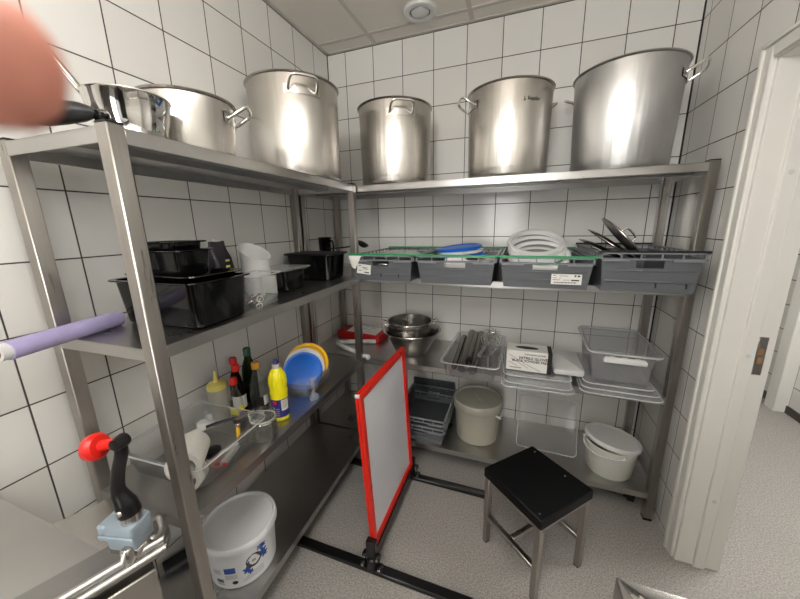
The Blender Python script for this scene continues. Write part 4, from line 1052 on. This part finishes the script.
# steel counter corner at lower right
CZ = .85
t = thing('steel_counter', 'steel counter with pressed recess at the lower right corner of view', 'counter', (1.492, -1.580, 0))
x1, y0 = .55, -.9
b = B()
rc = lambda hx, hy, z, r: rr(hx, hy, z, r, x1/2, y0/2, 6)
b.loft([rr(x1/2, -y0/2, CZ-.05, .002, x1/2, y0/2, 6), rr(x1/2, -y0/2, CZ-.002, .002, x1/2, y0/2, 6), rr(x1/2-.002, -y0/2-.002, CZ, .002, x1/2, y0/2, 6), rc(x1/2-.050, -y0/2-.050, CZ, .05), rc(x1/2-.054, -y0/2-.054, CZ+.003, .048), rc(x1/2-.060, -y0/2-.060, CZ+.001, .045), rc(x1/2-.070, -y0/2-.070, CZ-.014, .04), rc(x1/2-.11, -y0/2-.11, CZ-.018, .03)], False, True)
obj('top_sheet', b, 'satin', t)
obj('dimple', B().mark().lathe([(0, .002), (.008, .0016), (.014, 0)], 20, sy=.6).xf(T((.028, -.030, CZ)) @ R(-.5, 'Z')), 'chrome', t)
obj('cabinet', B().box(.008, x1-.01, y0+.01, -.008, .10, CZ-.05, .003), 'shelfsteel', t)
for (x, y) in ((.03, -.03), (x1-.03, -.03), (.03, y0+.03), (x1-.03, y0+.03)):
    obj('foot', B().lathe([(0, 0), (.018, 0), (.016, .10), (0, .10)], 16, cx=x, cy=y), 'blackmatt', t)

# ------------------------------------------------------------------ camera
cam = bpy.data.cameras.new('camera'); co = bpy.data.objects.new('camera', cam); COL.objects.link(co)
ya, pi_, ro = .3519916, -.2276266, .0193929
Mr = Matrix.Rotation(ya, 3, 'Z') @ Matrix.Rotation(pi_, 3, 'X') @ Matrix.Rotation(ro, 3, 'Y')
CAMLOC = Vector((1.28049, -2.15350, 1.50053))
Mc = Matrix((Mr.col[0], Mr.col[2], -Mr.col[1])).transposed()
co.matrix_world = T(CAMLOC) @ Mc.to_4x4()
cam.sensor_width = 36; cam.sensor_fit = 'HORIZONTAL'; cam.lens = 318.958/800*36
cam.clip_start = .004; cam.clip_end = 50
cam.dof.use_dof = True; cam.dof.focus_distance = 1.7; cam.dof.aperture_fstop = cam.lens/2.2
SC.camera = co

# the fingertip that strays over the lens
def pix(x, y, depth): return CAMLOC + Mr @ Vector(((x-400)/318.958*depth, depth, -(y-299.5)/318.958*depth))
t = thing('finger', 'pink fingertip of the photographer blurred over the upper left corner', 'person', tuple(pix(-60, 30, .036)))
o0 = pix(-60, 30, .036)
path = [pix(-430, -120, .050)-o0, pix(-300, -60, .045)-o0, pix(-180, -5, .040)-o0, pix(-110, 30, .037)-o0, pix(-60, 46, .036)-o0, pix(-30, 53, .036)-o0]
rad = [.0085, .0084, .0080, .0080, .0079, .0078]
P_ = smooth(path, 5); rr_ = []
for i in range(len(P_)):
    f = i/(len(P_)-1)*(len(rad)-1); k = min(int(f), len(rad)-2); rr_.append(rad[k]*(1-f+k)+rad[k+1]*(f-k))
tip = (P_[-1]-P_[-2]).normalized()
for k in range(1, 9):
    a = k/8*PI/2; P_.append(path[-1]+tip*.0078*sin(a)); rr_.append(max(.0002, .0078*cos(a)))
obj('skin', B().tube(P_, rr_, 24), 'skin', t, 80)
nd = Mr @ Vector((0, 1, 0)); ud = tip; sd = nd.cross(ud).normalized()
nb = B(); pr = None
rows = []
for i in range(7):
    u = -.010+.013*i/6
    row = []
    for j in range(7):
        a = (j/6-.5)*1.7
        row.append(nb.bm.verts.new(path[-1]+ud*u+(nd*cos(a)+sd*sin(a))*(.0080 if u < 0 else .0080-u*u*40)))
    rows.append(row)
for i in range(6):
    for j in range(6): nb.bm.faces.new((rows[i][j], rows[i][j+1], rows[i+1][j+1], rows[i+1][j]))
obj('nail', nb, 'nail', t)

# ------------------------------------------------------------------ world, colour
w = bpy.data.worlds.new('world'); SC.world = w; w.use_nodes = True
w.node_tree.nodes['Background'].inputs[0].default_value = (1, .985, .96, 1)
w.node_tree.nodes['Background'].inputs[1].default_value = 7
SC.view_settings.view_transform = 'Standard'; SC.view_settings.look = 'None'
SC.view_settings.gamma = 1; SC.view_settings.use_curve_mapping = False
SC.view_settings.exposure = 0.47
